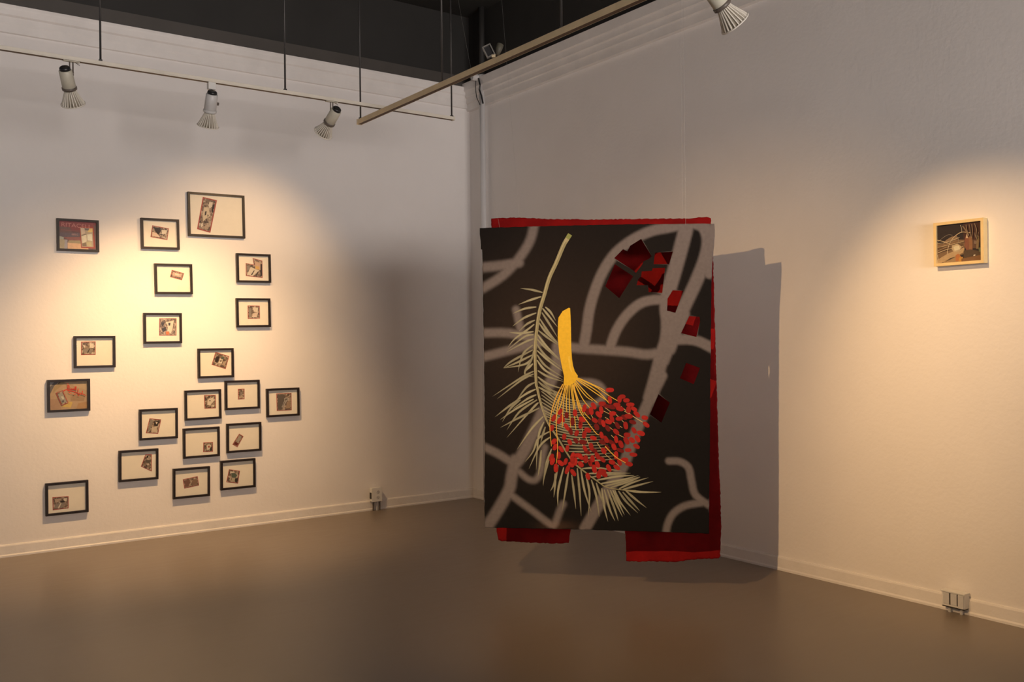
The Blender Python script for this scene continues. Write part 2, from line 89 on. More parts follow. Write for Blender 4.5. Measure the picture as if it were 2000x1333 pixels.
FRAMES = [('poster', -3.511, 2.3299, 0.2895, 0.2398, 0.44, [(0.0167, 0.0587), (0.1029, 0.0603), (0.1112, -0.0796), (0.0201, -0.0843)]), ('f2', -2.9179, 2.3759, 0.2877, 0.2393, 0.96, [(-0.0573, 0.0659), (0.0693, 0.047), (0.0537, -0.0458), (-0.0726, -0.026)]), ('f3', -2.4738, 2.5522, 0.4597, 0.3515, 0.67, [(-0.1069, 0.1445), (0.0069, 0.1248), (-0.0533, -0.1422), (-0.159, -0.1171)]), ('f4', -2.8193, 2.0265, 0.2889, 0.2397, 0.91, [(-0.0109, 0.0723), (0.0839, 0.0465), (0.0646, -0.009), (-0.026, 0.0153)]), ('f5', -2.1703, 2.136, 0.2928, 0.2361, 0.6, [(-0.006, 0.0852), (0.0772, 0.0652), (0.0757, -0.0792), (-0.0662, -0.0647), (-0.065, 0.0414), (0.0032, 0.0302)]), ('f6', -2.9058, 1.6374, 0.2851, 0.2386, 0.2, [(-0.0248, 0.0784), (0.1072, 0.0792), (0.1046, -0.058), (-0.0279, -0.0573)]), ('f7', -2.1766, 1.766, 0.2876, 0.2378, 0.69, [(-0.0462, 0.0604), (0.0564, 0.0587), (0.0559, -0.0483), (-0.0474, -0.0502)]), ('f8', -3.4027, 1.4595, 0.2855, 0.2376, 0.06, [(-0.0942, 0.078), (0.007, 0.0788), (0.006, -0.0223), (-0.0952, -0.0223)]), ('f9', -2.4929, 1.3553, 0.2878, 0.238, 0.22, [(-0.0008, 0.0896), (0.1118, 0.0534), (0.0803, -0.0506), (-0.0329, -0.0123)]), ('arab', -3.5841, 1.1394, 0.2899, 0.2386, 0.06, [(-0.0881, 0.0223), (-0.0416, 0.0402), (-0.0036, -0.0551), (-0.0504, -0.0738)]), ('f11', -2.2773, 1.0893, 0.2914, 0.2395, -0.02, [(-0.0348, 0.0493), (0.0199, 0.0491), (0.019, -0.0364), (-0.0357, -0.0371)]), ('f12', -1.9287, 1.0111, 0.2933, 0.238, 0.22, [(-0.0557, 0.0767), (0.0782, 0.0757), (0.078, -0.0713), (-0.0539, -0.0709)]), ('f13', -2.5994, 1.023, 0.2886, 0.2407, 0.35, [(0.0106, 0.0756), (0.1039, 0.0735), (0.104, -0.034), (0.0126, -0.0325)]), ('f14', -2.9452, 0.889, 0.2882, 0.238, -0.23, [(-0.0663, 0.0475), (0.0213, 0.0347), (-0.0031, -0.0767), (-0.0949, -0.0657)]), ('f15', -2.6152, 0.7207, 0.2877, 0.239, -0.08, [(0.0164, -0.0021), (0.0934, -0.0033), (0.0926, -0.0808), (0.0144, -0.079)]), ('f16', -2.2676, 0.7376, 0.2939, 0.2392, -0.2, [(-0.0387, 0.0323), (-0.0024, 0.009), (-0.0546, -0.0775), (-0.0958, -0.0524)]), ('f17', -3.0964, 0.581, 0.2921, 0.2397, -0.5, [(0.0501, 0.0783), (0.0975, 0.0763), (0.0973, -0.058), (0.0168, -0.0121)]), ('f18', -2.6969, 0.4075, 0.2927, 0.2399, -0.51, [(-0.0672, 0.0302), (0.0491, 0.0454), (0.0606, -0.0282), (-0.0548, -0.0441)]), ('f19', -2.3207, 0.4398, 0.2939, 0.2387, -0.08, [(-0.0725, 0.0456), (0.0177, 0.0242), (0.0006, -0.0782), (-0.0963, -0.0574)]), ('f20', -3.6032, 0.3827, 0.2936, 0.2414, 0.02, [(-0.0977, 0.0144), (0.0105, 0.0107), (0.0097, -0.0784), (-0.0965, -0.0803)])]
SCRIPT_STROKES = [[(-0.0361, 0.0337), (-0.0103, 0.0467), (0.0178, 0.0444), (0.046, 0.0381)], [(-0.0104, 0.0378), (0.0224, 0.0314), (0.0459, 0.0214), (0.06, 0.0118), (0.0646, 0.0014)], [(-0.0101, 0.0633), (-0.003, 0.0759), (0.004, 0.0679), (-0.0008, 0.0604), (0.0109, 0.0574)], [(-0.0078, 0.0632), (-0.0056, 0.0504)], [(0.0179, 0.052), (0.0225, 0.0429), (0.0296, 0.049), (0.0343, 0.0411), (0.039, 0.0487)], [(0.0427, 0.0652), (0.0437, 0.0382)], [(0.0491, 0.0663), (0.0495, 0.0328)], [(0.0638, 0.0477), (0.0612, 0.0169), (0.067, 0.0064)], [(0.067, 0.009), (0.0766, 0.0163), (0.0812, 0.0058), (0.0907, 0.0067)], [(0.0922, 0.0311), (0.0908, 0.008), (0.1003, 0.005), (0.1168, -0.0073)], [(-0.0034, 0.0273), (0.0058, 0.0192), (0.0176, 0.0162)], [(0.0316, 0.0105), (0.0457, 0.0073)], [(0.0598, -0.001), (0.0716, -0.0041)], [(-0.0122, 0.0864), (-0.0006, 0.086)], [(0.0321, 0.0605), (0.0344, 0.0591)]]


# ------------------------------------------------------------------ helpers
def srgb(r, g, b):
    def c(v):
        v /= 255.0
        return v / 12.92 if v <= 0.04045 else ((v + 0.055) / 1.055) ** 2.4
    return (c(r), c(g), c(b))


def mat(name, col, rough=0.6, var=0.0, vscale=6.0, bump=0.0, bscale=60.0, metal=0.0, col2=None, spec=0.5, coords='Object'):
    m = bpy.data.materials.new(name)
    m.use_nodes = True
    nt = m.node_tree
    bs = nt.nodes['Principled BSDF']
    bs.inputs['Base Color'].default_value = (*col, 1)
    bs.inputs['Roughness'].default_value = rough
    bs.inputs['Metallic'].default_value = metal
    bs.inputs['Specular IOR Level'].default_value = spec
    tc = nt.nodes.new('ShaderNodeTexCoord')
    if var > 0 or col2:
        nz = nt.nodes.new('ShaderNodeTexNoise')
        nz.inputs['Scale'].default_value = vscale
        nz.inputs['Detail'].default_value = 5
        nz.inputs['Roughness'].default_value = 0.6
        nt.links.new(tc.outputs[coords], nz.inputs['Vector'])
        rp = nt.nodes.new('ShaderNodeValToRGB')
        c2 = col2 if col2 else tuple(c * (1 - var) for c in col)
        c1 = col if col2 else tuple(min(1, c * (1 + var)) for c in col)
        rp.color_ramp.elements[0].position = 0.3
        rp.color_ramp.elements[0].color = (*c2, 1)
        rp.color_ramp.elements[1].position = 0.7
        rp.color_ramp.elements[1].color = (*c1, 1)
        nt.links.new(nz.outputs['Fac'], rp.inputs['Fac'])
        nt.links.new(rp.outputs['Color'], bs.inputs['Base Color'])
    if bump > 0:
        nb = nt.nodes.new('ShaderNodeTexNoise')
        nb.inputs['Scale'].default_value = bscale
        nb.inputs['Detail'].default_value = 4
        nt.links.new(tc.outputs[coords], nb.inputs['Vector'])
        bp = nt.nodes.new('ShaderNodeBump')
        bp.inputs['Strength'].default_value = bump
        bp.inputs['Distance'].default_value = 0.004
        nt.links.new(nb.outputs['Fac'], bp.inputs['Height'])
        nt.links.new(bp.outputs['Normal'], bs.inputs['Normal'])
    return m


def paint_mat(name, rough=0.75, weave=0.0, spec=0.3, wscale=700.0):
    """colour from the mesh's own paint attribute, broken up by a fine brushed noise"""
    m = bpy.data.materials.new(name)
    m.use_nodes = True
    nt = m.node_tree
    bs = nt.nodes['Principled BSDF']
    bs.inputs['Roughness'].default_value = rough
    bs.inputs['Specular IOR Level'].default_value = spec
    at = nt.nodes.new('ShaderNodeAttribute')
    at.attribute_name = 'paint'
    tc = nt.nodes.new('ShaderNodeTexCoord')
    nz = nt.nodes.new('ShaderNodeTexNoise')
    nz.inputs['Scale'].default_value = 55
    nz.inputs['Detail'].default_value = 6
    nt.links.new(tc.outputs['Object'], nz.inputs['Vector'])
    mr = nt.nodes.new('ShaderNodeMapRange')
    mr.inputs['From Min'].default_value = 0.3
    mr.inputs['From Max'].default_value = 0.7
    mr.inputs['To Min'].default_value = 0.93
    mr.inputs['To Max'].default_value = 1.06
    nt.links.new(nz.outputs['Fac'], mr.inputs['Value'])
    mx = nt.nodes.new('ShaderNodeMix')
    mx.data_type = 'RGBA'
    mx.blend_type = 'MULTIPLY'
    mx.inputs['Factor'].default_value = 1.0
    nt.links.new(at.outputs['Color'], mx.inputs['A'])
    nt.links.new(mr.outputs['Result'], mx.inputs['B'])
    nt.links.new(mx.outputs['Result'], bs.inputs['Base Color'])
    if weave > 0:
        wv = nt.nodes.new('ShaderNodeTexNoise')
        wv.inputs['Scale'].default_value = wscale
        nt.links.new(tc.outputs['Object'], wv.inputs['Vector'])
        bp = nt.nodes.new('ShaderNodeBump')
        bp.inputs['Strength'].default_value = weave
        bp.inputs['Distance'].default_value = 0.002
        nt.links.new(wv.outputs['Fac'], bp.inputs['Height'])
        nt.links.new(bp.outputs['Normal'], bs.inputs['Normal'])
    return m


class MB:
    """collects faces, then builds ONE mesh object"""
    def __init__(self):
        self.v, self.f, self.mi, self.c = [], [], [], []

    def face(self, pts, mi=0, col=None):
        i = len(self.v)
        self.v += [tuple(p) for p in pts]
        self.c += [col] * len(pts)
        self.f.append(tuple(range(i, i + len(pts))))
        self.mi.append(mi)

    def box(self, a, b, mi=0):
        (x0, y0, z0), (x1, y1, z1) = a, b
        i = len(self.v)
        self.v += [(x0, y0, z0), (x1, y0, z0), (x1, y1, z0), (x0, y1, z0),
                   (x0, y0, z1), (x1, y0, z1), (x1, y1, z1), (x0, y1, z1)]
        self.c += [None] * 8
        for q in ((0, 3, 2, 1), (4, 5, 6, 7), (0, 1, 5, 4), (1, 2, 6, 5), (2, 3, 7, 6), (3, 0, 4, 7)):
            self.f.append(tuple(i + k for k in q))
            self.mi.append(mi)
        return self

    def lathe(self, base, axis, prof, n=24, mi=0, cap0=True, cap1=True):
        """prof: list of (distance along the axis, radius)"""
        a = Vector(axis).normalized()
        e1 = a.orthogonal().normalized()
        e2 = a.cross(e1)
        base = Vector(base)
        i = len(self.v)
        for t, r in prof:
            for k in range(n):
                w = 2 * math.pi * k / n
                self.v.append(tuple(base + a * t + (e1 * math.cos(w) + e2 * math.sin(w)) * r))
                self.c.append(None)
        for j in range(len(prof) - 1):
            for k in range(n):
                k2 = (k + 1) % n
                self.f.append((i + j * n + k, i + j * n + k2, i + (j + 1) * n + k2, i + (j + 1) * n + k))
                self.mi.append(mi)
        if cap0:
            self.f.append(tuple(i + k for k in reversed(range(n))))
            self.mi.append(mi)
        if cap1:
            self.f.append(tuple(i + (len(prof) - 1) * n + k for k in range(n)))
            self.mi.append(mi)
        return self

    def tube(self, a, b, r, n=10, mi=0):
        a, b = Vector(a), Vector(b)
        return self.lathe(a, b - a, [(0, r), ((b - a).length, r)], n, mi)

    def polytube(self, pts, r, n=8):
        for p, q in zip(pts[:-1], pts[1:]):
            self.tube(p, q, r, n)
        return self

    def prism(self, poly, y0, y1, mi=0):
        """polygon in (x, z), counter-clockwise seen from -y, from y0 (front) to y1 (back)"""
        tris = tessellate_polygon([[Vector((p[0], p[1], 0)) for p in poly]])
        n = len(poly)
        i = len(self.v)
        self.v += [(p[0], y0, p[1]) for p in poly] + [(p[0], y1, p[1]) for p in poly]
        self.c += [None] * (2 * n)
        area = sum(poly[k][0] * poly[(k + 1) % n][1] - poly[(k + 1) % n][0] * poly[k][1] for k in range(n))
        for t in tris:
            a, b, c = t
            s = (poly[b][0] - poly[a][0]) * (poly[c][1] - poly[a][1]) - (poly[c][0] - poly[a][0]) * (poly[b][1] - poly[a][1])
            if s < 0:
                b, c = c, b
            self.f.append((i + a, i + b, i + c)); self.mi.append(mi)
            self.f.append((i + n + a, i + n + c, i + n + b)); self.mi.append(mi)
        for k in range(n):
            k2 = (k + 1) % n
            q = (i + k, i + n + k, i + n + k2, i + k2)
            self.f.append(q if area > 0 else tuple(reversed(q))); self.mi.append(mi)
        return self

    def mesh(self, name, mats):
        me = bpy.data.meshes.new(name)
        me.from_pydata(self.v, [], self.f)
        for m in (mats if isinstance(mats, (list, tuple)) else [mats]):
            me.materials.append(m)
        me.polygons.foreach_set('material_index', self.mi)
        if any(c is not None for c in self.c):
            at = me.color_attributes.new('paint', 'FLOAT_COLOR', 'POINT')
            at.data.foreach_set('color', [x for c in self.c for x in (*(c or (0.5, 0.5, 0.5)), 1.0)])
        me.update()
        return me

    def build(self, name, mats, parent=None, smooth=False, bevel=0.0):
        o = bpy.data.objects.new(name, self.mesh(name, mats))
        COL.objects.link(o)
        if parent:
            o.parent = parent
        if smooth:
            for p in o.data.polygons:
                p.use_smooth = len(p.vertices) == 4
        if bevel:
            bv = o.modifiers.new('bevel', 'BEVEL')
            bv.width = bevel
            bv.segments = 2
            bv.limit_method = 'ANGLE'
        return o


def tag(o, label, cat, group=None):
    o['label'] = label
    o['category'] = cat
    if group:
        o['group'] = group
    return o


def thing(name, label, cat, loc, rotz=0.0, group=None):
    o = bpy.data.objects.new(name, None)
    o.empty_display_size = 0.1
    COL.objects.link(o)
    o.location = loc
    o.rotation_euler = (0, 0, rotz)
    return tag(o, label, cat, group)


def struct(o):
    o['kind'] = 'structure'
    return o


# ------------------------------------------------------------------ materials
M_WALL = mat('white_plaster', (0.84, 0.815, 0.80), 0.62, var=0.025, vscale=1.6, bump=0.35, bscale=38, spec=0.35)
M_TRIM = mat('white_trim_paint', (0.80, 0.775, 0.755), 0.5, var=0.05, vscale=5, bump=0.5, bscale=30)
M_DARK = mat('dark_upper_paint', (0.022, 0.021, 0.0195), 0.7, var=0.15, vscale=2.0, bump=0.2, bscale=20)
M_FASCIA = mat('dark_fascia_paint', (0.062, 0.055, 0.049), 0.6, var=0.12, vscale=2.5)
M_CEIL = mat('black_ceiling', (0.028, 0.027, 0.024), 0.85, var=0.2, vscale=1.5)
M_TRACK = mat('aged_cream_track', (0.76, 0.63, 0.41), 0.45, var=0.10, vscale=7)
M_TRACK2 = mat('pale_cream_track', (0.74, 0.70, 0.61), 0.45, var=0.08, vscale=6)
M_SLOT = mat('track_slot', (0.10, 0.06, 0.035), 0.6, var=0.2, vscale=30)
M_ROD = mat('dark_steel_rod', (0.060, 0.058, 0.058), 0.45, metal=0.4, var=0.15, vscale=20)
M_LAMPW = mat('cream_lamp_body', (0.56, 0.54, 0.45), 0.4, var=0.06, vscale=25)
M_LAMPG = mat('pale_grey_lamp_body', (0.60, 0.60, 0.60), 0.4, var=0.04, vscale=25)
M_FIN = mat('lamp_fins', (0.78, 0.74, 0.66), 0.45, var=0.05, vscale=30)
M_FINCORE = mat('lamp_core', (0.26, 0.23, 0.18), 0.5, var=0.1, vscale=30)
M_BLACK = mat('black_plastic', (0.018, 0.018, 0.020), 0.35, var=0.2, vscale=40)
M_RING = mat('brown_ring', (0.12, 0.10, 0.085), 0.4, var=0.1, vscale=40)
M_FLOOD = mat('dull_grey_lamp_rim', (0.17, 0.165, 0.15), 0.5, var=0.1, vscale=30)
M_FLOOD2 = mat('dull_olive_lamp_body', (0.11, 0.105, 0.08), 0.5, var=0.1, vscale=30)
M_WHITEP = mat('white_plastic', (0.75, 0.75, 0.73), 0.35, var=0.03, vscale=30)
M_FRAME = mat('black_frame_wood', (0.015, 0.009, 0.007), 0.42, var=0.25, vscale=30, bump=0.1, bscale=120, spec=0.32)
M_PAPER = mat('cream_paper', (0.80, 0.76, 0.66), 0.9, var=0.02, vscale=20, bump=0.1, bscale=200)
M_OAK = mat('pale_yellow_wood', (0.78, 0.60, 0.30), 0.45, var=0.08, vscale=14, bump=0.1, bscale=90)
M_PIPE = mat('painted_pipe', (0.70, 0.69, 0.69), 0.35, var=0.04, vscale=4)
M_LINE = mat('nylon_line', (0.55, 0.54, 0.52), 0.3, var=0.02, vscale=10)
M_SHADE = mat('outlet_slot', (0.03, 0.025, 0.02), 0.6, var=0.2, vscale=30)
M_PAINT = paint_mat('print_ink', 0.8)
M_CANVAS = paint_mat('painted_cotton', 0.86, weave=0.10, spec=0.09)
M_OIL = paint_mat('paint_layer', 0.7, spec=0.25)


def red_cloth():
    m = mat('red_cloth', (0.30, 0.0065, 0.0070), 0.85, bump=0.35, bscale=500, col2=(0.15, 0.003, 0.004), vscale=4.0, spec=0.15)
    return m


M_RED = red_cloth()


def floor_mat():
    m = bpy.data.materials.new('painted_concrete')
    m.use_nodes = True
    nt = m.node_tree
    bs = nt.nodes['Principled BSDF']
    tc = nt.nodes.new('ShaderNodeTexCoord')
    n1 = nt.nodes.new('ShaderNodeTexNoise'); n1.inputs['Scale'].default_value = 0.9; n1.inputs['Detail'].default_value = 6
    n2 = nt.nodes.new('ShaderNodeTexNoise'); n2.inputs['Scale'].default_value = 9; n2.inputs['Detail'].default_value = 5
    mp = nt.nodes.new('ShaderNodeMapping'); mp.inputs['Scale'].default_value = (0.5, 2.6, 1); mp.inputs['Rotation'].default_value = (0, 0, 0.35)
    nt.links.new(tc.outputs['Object'], n1.inputs['Vector'])
    nt.links.new(tc.outputs['Object'], mp.inputs['Vector'])
    nt.links.new(mp.outputs['Vector'], n2.inputs['Vector'])
    ad = nt.nodes.new('ShaderNodeMix'); ad.data_type = 'FLOAT'; ad.inputs['Factor'].default_value = 0.4
    nt.links.new(n1.outputs['Fac'], ad.inputs['A']); nt.links.new(n2.outputs['Fac'], ad.inputs['B'])
    rp = nt.nodes.new('ShaderNodeValToRGB')
    rp.color_ramp.elements[0].position = 0.32; rp.color_ramp.elements[0].color = (*FLOOR_C0, 1)
    rp.color_ramp.elements[1].position = 0.68; rp.color_ramp.elements[1].color = (*FLOOR_C1, 1)
    nt.links.new(ad.outputs['Result'], rp.inputs['Fac'])
    nt.links.new(rp.outputs['Color'], bs.inputs['Base Color'])
    mr = nt.nodes.new('ShaderNodeMapRange'); mr.inputs['To Min'].default_value = 0.27; mr.inputs['To Max'].default_value = 0.42
    nt.links.new(n2.outputs['Fac'], mr.inputs['Value']); nt.links.new(mr.outputs['Result'], bs.inputs['Roughness'])
    bs.inputs['Specular IOR Level'].default_value = 0.6
    bp = nt.nodes.new('ShaderNodeBump'); bp.inputs['Strength'].default_value = 0.05; bp.inputs['Distance'].default_value = 0.01
    nt.links.new(n1.outputs['Fac'], bp.inputs['Height']); nt.links.new(bp.outputs['Normal'], bs.inputs['Normal'])
    return m


FLOOR_C0 = (0.198, 0.158, 0.122)
FLOOR_C1 = (0.236, 0.192, 0.150)
M_FLOOR = floor_mat()


def glass_mat():
    m = bpy.data.materials.new('picture_glass')
    m.use_nodes = True
    nt = m.node_tree
    nt.nodes.remove(nt.nodes['Principled BSDF'])
    out = nt.nodes['Material Output']
    tr = nt.nodes.new('ShaderNodeBsdfTransparent')
    gl = nt.nodes.new('ShaderNodeBsdfGlossy'); gl.inputs['Roughness'].default_value = 0.03
    lw = nt.nodes.new('ShaderNodeLayerWeight')          # same reflectance from both sides of the pane
    pw = nt.nodes.new('ShaderNodeMath'); pw.operation = 'POWER'; pw.inputs[1].default_value = 5.0
    nt.links.new(lw.outputs['Facing'], pw.inputs[0])
    fr = nt.nodes.new('ShaderNodeMath'); fr.operation = 'MULTIPLY_ADD'; fr.inputs[1].default_value = 0.9; fr.inputs[2].default_value = 0.035
    nt.links.new(pw.outputs[0], fr.inputs[0])
    mx = nt.nodes.new('ShaderNodeMixShader')
    nt.links.new(fr.outputs[0], mx.inputs['Fac'])
    nt.links.new(tr.outputs['BSDF'], mx.inputs[1]); nt.links.new(gl.outputs['BSDF'], mx.inputs[2])
    nt.links.new(mx.outputs['Shader'], out.inputs['Surface'])
    return m


M_GLASS = glass_mat()


def emit_mat(name, col, strength):
    m = bpy.data.materials.new(name)
    m.use_nodes = True
    bs = m.node_tree.nodes['Principled BSDF']
    bs.inputs['Base Color'].default_value = (*col, 1)
    bs.inputs['Emission Color'].default_value = (*col, 1)
    bs.inputs['Emission Strength'].default_value = strength
    return m


M_LENS = emit_mat('lit_lamp_lens', (1.0, 0.78, 0.5), 6.0)


def collage_mat():
    m = bpy.data.materials.new('collage_print')
    m.use_nodes = True
    nt = m.node_tree
    bs = nt.nodes['Principled BSDF']
    bs.inputs['Roughness'].default_value = 0.7
    tc = nt.nodes.new('ShaderNodeTexCoord')
    oi = nt.nodes.new('ShaderNodeObjectInfo')
    sc = nt.nodes.new('ShaderNodeMath'); sc.operation = 'MULTIPLY'; sc.inputs[1].default_value = 37.0
    nt.links.new(oi.outputs['Random'], sc.inputs[0])
    ad = nt.nodes.new('ShaderNodeVectorMath'); ad.operation = 'ADD'
    nt.links.new(tc.outputs['Object'], ad.inputs[0]); nt.links.new(sc.outputs[0], ad.inputs[1])
    nz = nt.nodes.new('ShaderNodeTexNoise'); nz.inputs['Scale'].default_value = 62; nz.inputs['Detail'].default_value = 6
    nz.inputs['Roughness'].default_value = 0.75; nz.inputs['Distortion'].default_value = 1.2
    nt.links.new(ad.outputs[0], nz.inputs['Vector'])
    vo = nt.nodes.new('ShaderNodeTexVoronoi'); vo.inputs['Scale'].default_value = 70
    nt.links.new(ad.outputs[0], vo.inputs['Vector'])
    mx = nt.nodes.new('ShaderNodeMix'); mx.data_type = 'FLOAT'; mx.inputs['Factor'].default_value = 0.3
    nt.links.new(nz.outputs['Fac'], mx.inputs['A']); nt.links.new(vo.outputs['Color'], mx.inputs['B'])
    rp = nt.nodes.new('ShaderNodeValToRGB')
    el = rp.color_ramp.elements
    rp.color_ramp.interpolation = 'LINEAR'
    el[0].position = 0.36; el[0].color = (0.045, 0.030, 0.024, 1)
    el[1].position = 0.47; el[1].color = (0.16, 0.11, 0.080, 1)
    e = el.new(0.55); e.color = (0.30, 0.225, 0.165, 1)
    e = el.new(0.64); e.color = (0.52, 0.44, 0.35, 1)
    nt.links.new(mx.outputs['Result'], rp.inputs['Fac'])
    nt.links.new(rp.outputs['Color'], bs.inputs['Base Color'])
    return m


M_COLLAGE = collage_mat()
M_REDPRINT = mat('red_print_border', (0.34, 0.060, 0.045), 0.7, var=0.3, vscale=60)

# ------------------------------------------------------------------ the room
ZC = 4.65            # ceiling height
XL, YB = -9.5, -14.6
ZD = 3.90            # the walls are painted dark above this height

b = MB().box((XL - 0.2, YB - 0.2, -0.15), (0.2, 0.2, 0.0))
struct(b.build('floor', M_FLOOR))
b = MB().box((XL - 0.2, YB - 0.2, ZC), (0.2, 0.2, ZC + 0.15))
struct(b.build('ceiling', M_CEIL))


def two_tone_wall(name, a, c):
    w = MB().box((a[0], a[1], 0), (c[0], c[1], ZD), 0).box((a[0], a[1], ZD), (c[0], c[1], ZC), 1)
    return struct(w.build(name, [M_WALL, M_DARK]))


two_tone_wall('wall_left', (XL - 0.2, 0.0), (0.2, 0.2))
two_tone_wall('wall_right', (0.0, YB - 0.2), (0.2, 0.0))
two_tone_wall('wall_side', (XL - 0.2, YB), (XL, 0.0))
wx0, wx1 = WINDOW_C[0] - WINDOW_W / 2, WINDOW_C[0] + WINDOW_W / 2
wz0, wz1 = WINDOW_C[2] - WINDOW_H / 2, WINDOW_C[2] + WINDOW_H / 2
b = MB()
b.box((XL, YB - 0.2, 0), (wx0, YB, ZD)).box((wx1, YB - 0.2, 0), (0, YB, ZD))
b.box((wx0, YB - 0.2, 0), (wx1, YB, wz0)).box((wx0, YB - 0.2, wz1), (wx1, YB, ZD)).box((XL, YB - 0.2, ZD), (0, YB, ZC), 1)
struct(b.build('wall_rear', [M_WALL, M_DARK]))
wroot = struct(bpy.data.objects.new('window_1', None))
COL.objects.link(wroot)
wroot.location = (WINDOW_C[0], YB - 0.1, wz0)
hw = WINDOW_W / 2
b = MB()
for (x0, x1, z0, z1) in ((-hw, -hw + .06, 0, WINDOW_H), (hw - .06, hw, 0, WINDOW_H), (-.03, .03, .06, WINDOW_H - .06),
                         (-hw + .06, hw - .06, 0, .06), (-hw + .06, hw - .06, WINDOW_H - .06, WINDOW_H)):
    b.box((x0, -.03, z0), (x1, .03, z1))
b.build('window_frame', M_BLACK, wroot)
for s in (-1, 1):
    xa, xb = (-hw + .06, -.03) if s < 0 else (.03, hw - .06)
    g_ = MB()
    g_.face([(xa, 0, .06), (xb, 0, .06), (xb, 0, WINDOW_H - .06), (xa, 0, WINDOW_H - .06)])
    g_.build('window_pane', M_GLASS, wroot)

# unseen wall added behind the viewer to block low daylight from the window
struct(MB().box((XL, -10.06, 0), (0, -9.94, BLOCKER_H)).build('wall_light_blocker', M_WALL))


def profile_run(name, prof, along, a, c, m):
    """prof = (out from the wall, z); along 'x' = left wall (y=0), 'y' = right wall (x=0)"""
    w = MB()
    n = len(prof)
    for k in range(n):
        (o0, z0), (o1, z1) = prof[k], prof[(k + 1) % n]
        if along == 'x':
            w.face([(a, -o0, z0), (c, -o0, z0), (c, -o1, z1), (a, -o1, z1)])
        else:
            w.face([(-o0, c, z0), (-o0, a, z0), (-o1, a, z1), (-o1, c, z1)])
    for e in (a, c):
        w.face([((e, -o, z) if along == 'x' else (-o, e, z)) for o, z in prof])
    return struct(w.build(name, m))


BASE = [(0, 0), (0.020, 0), (0.020, 0.012), (0.014, 0.020), (0.013, 0.078), (0.009, 0.087), (0, 0.089)]
profile_run('baseboard_left', BASE, 'x', XL, 0, M_TRIM)
profile_run('baseboard_right', BASE, 'y', YB, 0, M_TRIM)
profile_run('trim_1', [(0, 3.757), (0.014, 3.763), (0.020, 3.815), (0.024, 3.826), (0.028, 3.872), (0.040, 3.884), (0.045, 3.922), (0.048, 3.934), (0.050, 3.954), (0, 3.958)], 'x', XL, 0, M_TRIM)
profile_run('trim_2', [(0, 3.732), (0.032, 3.738), (0.036, 3.800), (0.050, 3.806), (0.053, 3.850), (0.070, 3.858), (0.074, 3.905),
                       (0.092, 3.912), (0.100, 3.985), (0, 3.995)], 'y', YB, 0, M_TRIM)
profile_run('trim_3', [(0, 3.958), (0.030, 3.958), (0.034, 4.060), (0, 4.066)], 'x', XL, 0, M_FASCIA)

# small hooks left in the dark band of the left wall
for k, (hx, hz) in enumerate(((-2.86, 4.36), (-2.71, 4.39))):
    h = MB().polytube([(0, 0, .02), (0, -.03, .02), (0, -.045, 0.0), (0.012, -.045, -.02), (0.02, -.03, -.012)], .0035, 8)
    o = h.build('ceiling_hook', M_WHITEP)
    o.location = (hx, 0, hz)
    tag(o, ['bare white hook high on the dark wall band, farther from the corner of the two',
            'bare white hook high on the dark wall band, nearer the corner of the two'][k], 'hook', 'hooks on the dark wall')

# ------------------------------------------------------------------ pipe in the corner
pipe = thing('corner_pipe', 'pale vertical pipe on the right wall beside the room corner', 'pipe', (-0.056, -0.305, 0))
MB().tube((0, 0, 0), (0, 0, 3.99), 0.027, 20).build('pipe_run', M_PIPE, pipe, smooth=True)
MB().tube((0, 0, 3.99), (0, 0, ZC), 0.027, 20).build('pipe_upper_run', M_DARK, pipe, smooth=True)
MB().lathe((0, 0, 3.93), (0, 0, 1), [(0, .030), (.008, .046), (.075, .046), (.085, .030)], 20).build('coupling', M_PIPE, pipe, smooth=True)
MB().lathe((-0.10, .02, 3.985), (1, -0.1, 0), [(0, .030), (0.07, .030), (.075, .036), (.10, .036)], 16).build('elbow', M_PIPE, pipe, smooth=True)
MB().polytube([(-.050, -.015, 3.97), (-.054, -.045, 3.90), (-.052, -.030, 3.86), (-.054, -.065, 3.80), (-.050, -.085, 3.72)], .008, 8).build('loose_cable', M_BLACK, pipe)
MB().polytube([(-.048, .035, 3.97), (-.050, .036, 3.88), (-.050, .02, 3.80), (-.048, -.03, 3.72)], .004, 6).build('thin_cable', M_BLACK, pipe)

# ------------------------------------------------------------------ lighting tracks
TL_Y, TL_Z = -1.5, 3.203
TF_X, TF_Z = -1.85, 3.108
TK_X, TK_Z = KEY[0] - 0.10, 2.98


def track(name, label, loc, length, along, rods, body, h=.024, w=.036, rod_r=.0062, lead=0.0):
    t = thing(name, label, 'lighting track', loc, 0 if along == 'x' else math.pi / 2)
    r = MB().box((0, -w / 2, .006), (length, w / 2, h))
    r.box((0, -w / 2, 0), (length, -w * .43, .006)).box((0, w * .43, 0), (length, w / 2, .006))
    if lead:
        r.box((0, -w / 2 - .003, .009), (length, -w / 2, .013))
    r.build('rail', body, t, bevel=.0015)
    MB().box((0.002, -w * .43, .0005), (length - .002, w * .43, .0065)).build('conductor_slot', M_SLOT, t)
    for e in (0, length):
        MB().box((e - .006, -w / 2 - .002, -.001), (e + .006, w / 2 + .002, h + .002)).build('end_cap', body, t)
    for p in rods:
        rd = MB().tube((p, 0, h), (p, 0, ZC - loc[2]), rod_r, 10).build('hanger_rod', M_ROD, t, smooth=True)
        MB().box((p - .009, -.010, h - .002), (p + .009, .010, h + .012)).build('rod_clip', M_ROD, rd)
    return t


